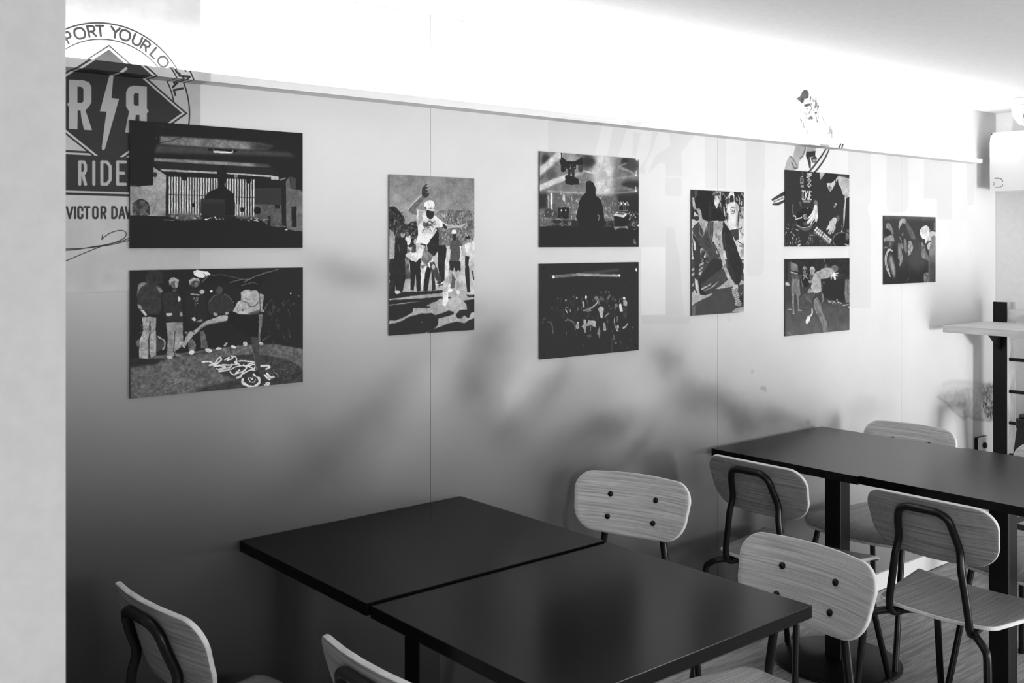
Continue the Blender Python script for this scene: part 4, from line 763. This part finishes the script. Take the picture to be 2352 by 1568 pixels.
# ------------------------------------------------------------------ room shell
def wallbox(name, x0, x1, y0, y1, z0, z1, m, **k): return MB().box(x0, x1, y0, y1, z0, z1).build(name, m, kind='structure', **k)
floor = wallbox('floor', -2.3, END_X+.1, -2.6, WALL_Y+.1, -.14, -.012, M['plank'])
random.seed(4)
y = WALL_Y-.004; row = 0
pl_meshes = {}
while y > -2.45:
    y1 = y-.188; x = -2.25+random.random()*-.9
    while x < END_X-.02:
        a = max(x, -2.25); b_ = min(x+1.24, END_X-.004)
        if b_-a > .05:
            key = (round(b_-a, 3))
            if key in pl_meshes:
                o = bpy.data.objects.new('floor_plank', pl_meshes[key]); link(o, floor)
            else:
                o = MB().box(0, b_-a-.0025, 0, y-y1-.0025, -.012, 0).build('floor_plank', M['plank'], floor); pl_meshes[key] = o.data
            o.location = (a, y1, random.random()*.0004)
        x += 1.24
    y = y1; row += 1
wallbox('ceiling', -2.3, END_X+.1, -2.6, WALL_Y+.1, CEIL, CEIL+.1, M['ceiling'])
back = wallbox('wall_back', -2.3, END_X+.1, WALL_Y+.003, WALL_Y+.1, 0, CEIL, M['white'])
seams = [.426, 1.7274, 3.0267, 4.328, END_X-.002]
for a, b_ in zip(seams[:-1], seams[1:]):
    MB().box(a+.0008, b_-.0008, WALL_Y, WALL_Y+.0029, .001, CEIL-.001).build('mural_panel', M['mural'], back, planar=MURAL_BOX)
wallbox('wall_right', END_X, END_X+.1, -2.6, WALL_Y+.003, 0, CEIL, M['white'])
wallbox('wall_left', -2.4, -2.3, -2.6, WALL_Y+.1, 0, CEIL, M['grey_wall'])
wf = MB(); wf.box(-2.3, 3.5, -2.6, -2.5, 0, CEIL).box(3.5, END_X, -2.6, -2.5, 0, .06).box(3.5, END_X, -2.6, -2.5, 2.05, CEIL)
wf.build('wall_front', M['grey_wall'], kind='structure')
win = MB().box(3.5, 3.56, -2.58, -2.52, .06, 2.05).box(5.19, END_X, -2.58, -2.52, .06, 2.05).box(3.56, 5.19, -2.58, -2.52, .06, .12).box(3.56, 5.19, -2.58, -2.52, 1.99, 2.05).build('window_1', M['black'], kind='structure')
# pier in the left foreground
wallbox('wall_pier', -.9, .4655, 1.566, WALL_Y, 0, CEIL, M['pier'])
MB().box(.467, END_X-.002, WALL_Y-.015, WALL_Y-.0005, .004, .078, bev=.002).build('baseboard_back', M['trim'], kind='structure')
# light rail: shallow channel wrapped in the mural print, LED strip inside
RX0, RX1, RY, RZ = .467, 4.975, 2.3607, 1.9115
ra = MB().prism([(RY, RZ), (WALL_Y-.0005, RZ), (WALL_Y-.0005, RZ+.004), (RY+.003, RZ+.004), (RY+.003, RZ+.020), (RY, RZ+.020)], 'x', RX0, RX1)
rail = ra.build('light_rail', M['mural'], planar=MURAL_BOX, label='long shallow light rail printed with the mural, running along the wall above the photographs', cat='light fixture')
MB().box(RX0+.01, RX1-.02, RY+.014, RY+.034, RZ+.0042, RZ+.0155).build('strip_holder', M['plastic'], rail)
MB().box(RX0+.01, RX1-.02, RY+.015, RY+.033, RZ+.0157, RZ+.0163).build('led_strip', M['led'], rail, label='glowing white strip')
MB().box(RX1, RX1+.003, RY, WALL_Y-.0005, RZ, RZ+.021).build('end_cap', M['plastic'], rail, label='white end cap')
# emblem print on the wall, carried over the rail
EX0, EX1, EZ0 = .467, 1.0355, 1.4113
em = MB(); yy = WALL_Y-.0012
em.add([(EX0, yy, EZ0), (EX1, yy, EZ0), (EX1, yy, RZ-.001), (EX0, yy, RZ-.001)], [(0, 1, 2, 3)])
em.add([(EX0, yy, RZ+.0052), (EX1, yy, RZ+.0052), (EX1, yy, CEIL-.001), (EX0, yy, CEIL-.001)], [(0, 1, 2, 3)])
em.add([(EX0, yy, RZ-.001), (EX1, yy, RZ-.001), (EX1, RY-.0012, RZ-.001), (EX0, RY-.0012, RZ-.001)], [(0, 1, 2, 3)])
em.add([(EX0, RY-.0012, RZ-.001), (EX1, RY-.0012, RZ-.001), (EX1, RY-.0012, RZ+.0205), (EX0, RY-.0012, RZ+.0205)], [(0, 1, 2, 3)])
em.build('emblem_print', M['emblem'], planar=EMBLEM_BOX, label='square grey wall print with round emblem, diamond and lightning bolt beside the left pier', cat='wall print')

# ------------------------------------------------------------------ photographs on the wall
LAB = ['dark photo of a silhouetted figure before a slatted window, upper of the leftmost pair',
 'photo of a one-handed handstand dancer above floor lettering, lower of the leftmost pair',
 'upright sunny photo of a dancer in a cap jumping before a crowd',
 'photo of a hooded silhouette before stage light beams',
 'very dark photo of a small crowd under one long light beam',
 'upright photo of a bent dancer seen from behind with one shoe sole towards us',
 'photo of a man in dark cap with hands on turntables and white pads',
 'photo of a bald dancer in light sweater stretching one arm, below the turntable photo',
 'dim photo of raised arms in a crowd, rightmost on the wall']
for i, (x, z, w, port) in enumerate(PR):
    h = w*1.5 if port else w/1.5
    o = MB().add([(x, WALL_Y-.0065, z-h), (x+w, WALL_Y-.0065, z-h), (x+w, WALL_Y-.0065, z), (x, WALL_Y-.0065, z)], [(0, 1, 2, 3)], 0)
    o.add([(x, WALL_Y-.0065, z-h), (x+w, WALL_Y-.0065, z-h), (x+w, WALL_Y-.0065, z), (x, WALL_Y-.0065, z), (x, WALL_Y-.0015, z-h), (x+w, WALL_Y-.0015, z-h), (x+w, WALL_Y-.0015, z), (x, WALL_Y-.0015, z)],
          [(0, 4, 5, 1), (1, 5, 6, 2), (2, 6, 7, 3), (3, 7, 4, 0), (4, 7, 6, 5)], 1)
    o.build('photo_print', [M['print%d' % i], M['board']], planar=(x, x+w, z-h, z), label=LAB[i], cat='photo print', group='black and white photographs on the wall')

# ------------------------------------------------------------------ tables
TT = .776
def table():
    t = empty('cafe_table')
    MB().box(-.35, .35, -.2955, .2955, -.0265, 0, bev=.0012).build('tabletop', M['top'], t)
    o = MB().box(-.032, .032, -.032, .032, -.755, -.032, bev=.004).build('column', M['black'], t)
    MB().box(-.18, .18, -.03, .03, -.0325, -.0265).box(-.03, .03, -.18, .18, -.0324, -.0265).build('top_bracket', M['black'], t)
    MB().lathe([(0, -.7745), (.218, -.7745), (.224, -.771), (.224, -.766), (.216, -.7625), (.06, -.757), (.045, -.752), (0, -.752)], n=64).build('base', M['black'], t)
    return t
t0 = table()
tabs = [(1.487, 2.1215, 0, .2, 'black square cafe table against the wall under the jumping dancer photo'),
        (1.497, 1.526, -.0045, .2, 'nearest black cafe table, its right corner hiding part of a chair back'),
        (3.309, 2.1000, 0, -.0, 'far black cafe table against the wall, below the turntable photo'),
        (3.309, 1.503, .0035, 0, 'black cafe table at the right, joined to the front of the far wall table')]
for i, (x, y, dz, rz, lab) in enumerate(tabs):
    o = t0 if i == 0 else copy_tree(t0)
    o.location = (x, y, TT+dz); o.rotation_euler.z = math.radians(rz); tag(o, lab, 'table', 'black cafe tables')

# ------------------------------------------------------------------ chairs
def rounded(hw_t, hw_b, z0, z1, rt, rb, bulge=.0, n=8):
    """closed outline (y, z): top corners radius rt, bottom corners rb"""
    out = []
    for (sx, z, r, a0) in ((1, z1, rt, 0), (-1, z1, rt, 90), (-1, z0, rb, 180), (1, z0, rb, 270)):
        hw = hw_t if z == z1 else hw_b
        cy = sx*(hw-r); cz = z-r if z == z1 else z+r
        for i in range(n+1):
            a = math.radians(a0+90*i/n); out.append((cy+r*math.cos(a), cz+r*math.sin(a)))
        if z == z1 and sx == 1:
            for k in (.25, .5, .75): out.append((cy+(-2*cy)*k, z1+bulge*(1-(2*k-1)**2)))
        if z == z0 and sx == -1:
            for k in (.25, .5, .75): out.append((cy+(-2*cy)*k, z0-bulge*(1-(2*k-1)**2)))
    return out
def slab(outline, cen, fn, th):
    mb = MB(); n = len(outline); rings = [.0, .2, .4, .6, .8, .93, .985, 1.0]; vs = []; fs = []
    def ring(side):
        base = len(vs)
        for k, r in enumerate(rings[1:]):
            e = th/2 if r < .99 else th/2*.55
            if r < .99 or True:
                for (a, b_) in outline:
                    p, nr = fn(cen[0]+(a-cen[0])*r, cen[1]+(b_-cen[1])*r); vs.append(p+nr*e*side)
        p, nr = fn(*cen); vs.append(p+nr*th/2*side); ci = len(vs)-1
        q = []
        for k in range(len(rings)-2):
            for j in range(n): q.append((base+k*n+j, base+k*n+(j+1) % n, base+(k+1)*n+(j+1) % n, base+(k+1)*n+j))
        for j in range(n): q.append((ci, base+(j+1) % n, base+j))
        return q, base+(len(rings)-2)*n
    q1, o1 = ring(1); q2, o2 = ring(-1)
    lim = (len(rings)-3)*n
    mb.v = vs; fs = [(f, 0) for f in q1]+[(f[::-1], 2) for f in q2]+[((o1+j, o1+(j+1) % n, o2+(j+1) % n, o2+j), 1) for j in range(n)]
    mb.f = [f for f, _ in fs]; mb.m = [m for _, m in fs]; mb.sm = [m != 1 for _, m in fs]
    # the two outermost rounded rings show the plywood edge
    for idx, (f, m) in enumerate(fs):
        if m != 1 and idx < 2*len(q1) and (idx % len(q1)) >= (len(rings)-3)*n and (idx % len(q1)) < (len(rings)-2)*n: mb.m[idx] = 1; mb.sm[idx] = True
    return mb
BT, BH = .796, .176                      # backrest top and height
def backf(y, z):
    lean = .32; x = -.186-lean*(z-(BT-BH)) + .75*y*y + .35*(z-(BT-BH/2))**2
    nr = Vector((1, -1.5*y, lean)).normalized(); return Vector((x, y, z)), nr
def seatf(x, y):
    z = .452 - .010*math.exp(-((x+.02)/.14)**2)*math.exp(-(y/.16)**2) + .10*y*y*2
    if x > .11: z -= 2.9*(x-.11)**2
    if x < -.13: z += .8*(x+.13)**2
    gx = -5.8*(x-.11) if x > .11 else 0
    return Vector((x, y, z)), Vector((-gx, -.4*y, 1)).normalized()
def chair():
    t = empty('cafe_chair')
    slab(rounded(.197, .192, BT-BH, BT, .056, .080, .004), (0, BT-BH/2), backf, .0115).build('backrest', [M['back_wood'], M['ply'], M['shaded_wood']], t)
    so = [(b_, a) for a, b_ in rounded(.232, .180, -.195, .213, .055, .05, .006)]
    slab(so, (.01, 0), seatf, .012).build('seat', [M['seat_wood'], M['ply'], M['shaded_wood']], t)
    r = .0108
    tb = lambda y, z: (backf(y, z)[0].x-.0165, y, z)
    path = [(.10, .095, .432), (-.10, .105, .432), (-.182, .116, .430), (-.206, .119, .446), (-.212, .118, .48), (-.2135, .108, .55), (-.2155, .099, .61), tb(.092, .66), tb(.084, .71), tb(.074, .748), tb(.052, .764), tb(.028, .767)]
    full = path+[(x, -y, z) for x, y, z in reversed(path)]
    MB().tube(full, r, 12, 4).build('back_frame', M['tube'], t)
    for s in (1, -1):
        MB().tube([(-.10, .07*s, .4335), (-.17, .11*s, .4345), (-.212, .142*s, .4345), (-.232, .172*s, .418), (-.240, .184*s, .385), (-.262, .195*s, .20), (-.286, .206*s, .012)], r, 12, 5).tube([(-.2845, .2055*s, .014), (-.2862, .206*s, 0)], r+.002, 12, 1).build('leg', M['tube'], t)
        MB().tube([(.06, .12*s, .4335), (.12, .15*s, .432), (.158, .168*s, .420), (.172, .176*s, .392), (.222, .192*s, .20), (.272, .208*s, .012)], r, 12, 5).tube([(.2713, .208*s, .014), (.2735, .2085*s, 0)], r+.002, 12, 1).build('leg', M['tube'], t)
    MB().tube([(-.13, .12, .4335), (-.13, -.12, .4335)], .007, 10, 1).build('crossbar', M['tube'], t)
    MB().tube([(.08, .14, .4335), (.08, -.14, .4335)], .007, 10, 1).build('crossbar', M['tube'], t)
    for y in (-.078, .078):
        for z in (BT-.066, BT-.132):
            p, nr = backf(y, z); sc = MB(); sc.lathe([(0, .0105), (.0045, .0105), (.0045, .0088), (.0078, .0088), (.0085, .0075), (.0085, 0)], n=16, axis='x')
            q = Vector((1, 0, 0)).rotation_difference(nr)
            sc.v = [tuple(q @ Vector(v) + p) for v in sc.v]; sc.build('screw', M['black'], t)
    return t
c0 = chair()
chairs = [(1.005, 2.10, 4.6, 'leftmost wooden cafe chair, its back towards the pier'),
 (1.185, 1.53, 0, 'wooden cafe chair at the bottom edge, its back rising left of the nearest table'),
 (2.145, 2.142, 198, 'wooden cafe chair turned off square by the wall, four screws showing in its back'),
 (1.912, 1.440, 176, 'wooden cafe chair with screwed back partly hidden by the nearest table corner'),
 (3.033, 2.103, 0, 'wooden cafe chair seen from behind, left of the far wall table'),
 (3.012, 1.485, 0, 'wooden cafe chair seen from behind with its whole seat visible, left of the rightmost table'),
 (3.640, 2.115, 180, 'wooden cafe chair beyond the far wall table, top of its back showing'),
 (3.620, 1.500, 180, 'wooden cafe chair cut by the right edge, behind the rightmost table'),
 (1.16, .885, 180, 'wooden cafe chair nearest the camera, only a back corner showing at the bottom edge')]
for i, (x, y, a, lab) in enumerate(chairs):
    o = c0 if i == 0 else copy_tree(c0)
    o.location = (x, y, .0005); o.rotation_euler.z = math.radians(a); tag(o, lab, 'chair', 'oak cafe chairs with black tube frames')

# ------------------------------------------------------------------ bar counter on its ladder frame at the end wall
fr = empty('ladder_frame', (5.0, 1.8, 0), label='black steel ladder frame with pale timber posts on the end wall', cat='wall frame')
def loc(mb, d=(5.0, 1.8, 0)):
    mb.v = [(a-d[0], b_-d[1], c-d[2]) for a, b_, c in mb.v]; return mb
for y0 in (2.252, 1.22):
    po = loc(MB().box(5.006, 5.10, y0+.004, y0+.066, .003, 1.236)).build('post', M['pine'], fr, label='pale timber post')
    loc(MB().box(5.0, 5.0058, y0+.002, y0+.068, .003, 1.238).box(5.006, 5.030, y0+.0665, y0+.0695, .003, 1.238)).build('post_face', M['black'], po)
for z in (.345, .50, .654, .806, .961):
    loc(MB().tube([(5.035, 1.25, z), (5.035, 2.27, z)], .0085, 10, 1)).build('rung', M['tube'], fr)
loc(MB().box(5.012, 5.034, 1.287, 2.255, 1.146, 1.204, bev=.001)).build('upstand', M['shelf'], fr, label='pale wooden board')
for y0 in (2.285, 1.253):
    loc(MB().prism([(4.998, 1.108), (4.86, 1.108), (4.86, 1.098), (4.985, 1.01), (4.998, 1.01)], 'y', y0-.003, y0+.003).box(4.86, 4.998, y0-.02, y0+.02, 1.105, 1.1095)).build('bracket', M['black'], fr)
MB().box(4.58, 4.997, 1.15, 2.357, 1.110, 1.141, bev=.0015).build('bar_counter', M['shelf'], label='pale wooden high counter board on the ladder frame at the right', cat='counter')
# bar stool
st = empty('bar_stool', (4.80, 1.905, 0), label='glossy black metal bar stool under the high counter at the right edge', cat='stool')
MB().box(-.145, .145, -.145, .145, .742, .765, bev=.011).box(-.152, .152, -.152, .152, .70, .745, bev=.006).build('seat', M['gloss_black'], st)
for sx in (1, -1):
    for sy in (1, -1):
        a, b_ = .146, .215
        leg = MB(); pr = []
        for (k, z, wd) in ((a, .72, .075), (a+(b_-a)*.5, .36, .055), (b_, .0, .032)):
            pr.append([(k*sx, k*sy, z), ((k-wd)*sx, k*sy, z), ((k-wd)*sx, (k-.003)*sy, z), ((k-.003)*sx, (k-.003)*sy, z), ((k-.003)*sx, (k-wd)*sy, z), (k*sx, (k-wd)*sy, z)])
        vs = sum(pr, []); fs = [(i*6+j, i*6+(j+1) % 6, (i+1)*6+(j+1) % 6, (i+1)*6+j) for i in (0, 1) for j in range(6)]+[tuple(range(6)), tuple(range(12, 18))]
        leg.add(vs, fs); leg.build('leg', M['gloss_black'], st)
for s in (1, -1):
    MB().box(-.17, .17, s*.178-.003, s*.178+.003, .26, .285).build('footrest', M['gloss_black'], st)
    MB().box(s*.178-.003, s*.178+.003, -.17, .17, .26, .285).build('footrest', M['gloss_black'], st)

# ------------------------------------------------------------------ small fixtures
so = empty('wall_socket', (5.072, WALL_Y, .520), label='white wall socket with black surround and round plug near the corner', cat='socket')
MB().box(-.052, .052, -.016, -.0005, -.041, .041, bev=.002).build('surround', M['black'], so)
MB().box(-.045, .052, -.019, -.0162, -.040, .040, bev=.0012).build('cover_plate', M['plastic'], so)
MB().box(-.026, .026, -.0225, -.0192, -.026, .026, bev=.001).build('insert', M['plastic'], so)
MB().lathe([(0, -.036), (.012, -.036), (.014, -.032), (.014, -.0228), (0, -.0228)], n=24, axis='y').build('plug', M['black'], so)

ac = empty('air_conditioner', (5.25, 1.955, 1.92), label='white split air conditioner high on the end wall', cat='air conditioner')
prof = [(0, -.145), (-.10, -.145), (-.165, -.132), (-.196, -.10), (-.20, -.04), (-.20, .09), (-.190, .125), (-.165, .145), (0, .148)]
MB().prism(prof, 'y', -.405, .395).build('body', M['plastic'], ac)
pf = [(-.2005, -.05), (-.2005, .09), (-.1905, .1275), (-.166, .147), (-.168, .150), (-.195, .131), (-.2065, .092), (-.2065, -.05)]
pf2 = [(-.2005, -.144), (-.2065, -.144), (-.2085, -.04), (-.2065, .098), (-.197, .132), (-.178, .146), (-.172, .143), (-.1905, .128), (-.2005, .092)]
MB().prism(pf2, 'y', -.40, .400).build('front_panel', M['plastic'], ac)
MB().box(-.1985, -.12, .3965, .3990, -.14, .14).build('side_seam', M['line'], ac)
g = MB(); X = -.2088
g.tube([(X, .375, -.083), (X, .350, -.083), (X+.0002, .338, -.092), (X+.0004, .337, -.100)], .0010, 6, 3).tube([(X+.0008, .337, -.112), (X+.001, .340, -.120), (X+.0014, .350, -.125), (X+.0016, .375, -.125)], .0010, 6, 3)
g.tube([(X, .375, -.079), (X, .357, -.079)], .0007, 6, 1).tube([(X+.001, .385, -.100), (X+.001, .378, -.104), (X+.001, .377, -.110), (X+.001, .385, -.116)], .0009, 6, 3)
g.build('embossed_mark', M['line'], ac, label='thin dark outline mark')
MB().add([(-.206, .25, -.141), (-.215, .20, -.118), (-.215, -.39, -.118), (-.206, -.39, -.141), (-.19, .25, -.148), (-.19, -.39, -.148)], [(0, 1, 2, 3), (0, 3, 5, 4), (0, 4, 1), (3, 2, 5), (1, 4, 5, 2)]).build('louver', M['plastic'], ac)
g = MB().box(-.2145, -.2115, -.39, .215, -.1290, -.1270).build('louver_gap', M['line'], ac)

dc = empty('dome_camera', (4.80, 2.075, CEIL), label='white dome camera with dark lens under the ceiling at the right edge', cat='security camera')
MB().lathe([(0, -.001), (.060, -.001), (.064, -.006), (.064, -.028), (.060, -.034), (0, -.034)], n=40).build('mounting_ring', M['plastic'], dc)
dome = [(.062*math.cos(a), -.034-.092*math.sin(a)) for a in np.linspace(0, math.pi/2, 14)]
MB().lathe(dome, n=40).build('housing', M['plastic'], dc)
q = Vector((0, 0, -1)).rotation_difference(Vector((-.75, -.75, -.55)).normalized())
eye = MB().lathe([(.040, -.056), (.042, -.064), (.036, -.0655), (.034, -.062)], n=32); ey2 = MB().lathe([(0, -.073), (.015, -.071), (.028, -.066), (.036, -.060), (.036, -.04)], n=32)
for mb, nm, m in ((eye, 'lens_ring', 'plastic'), (ey2, 'lens', 'glass_dark')):
    mb.v = [tuple(q @ Vector(v)+Vector((0, 0, -.052))) for v in mb.v]; mb.build(nm, M[m], dc)
bpy.context.view_layer.update()
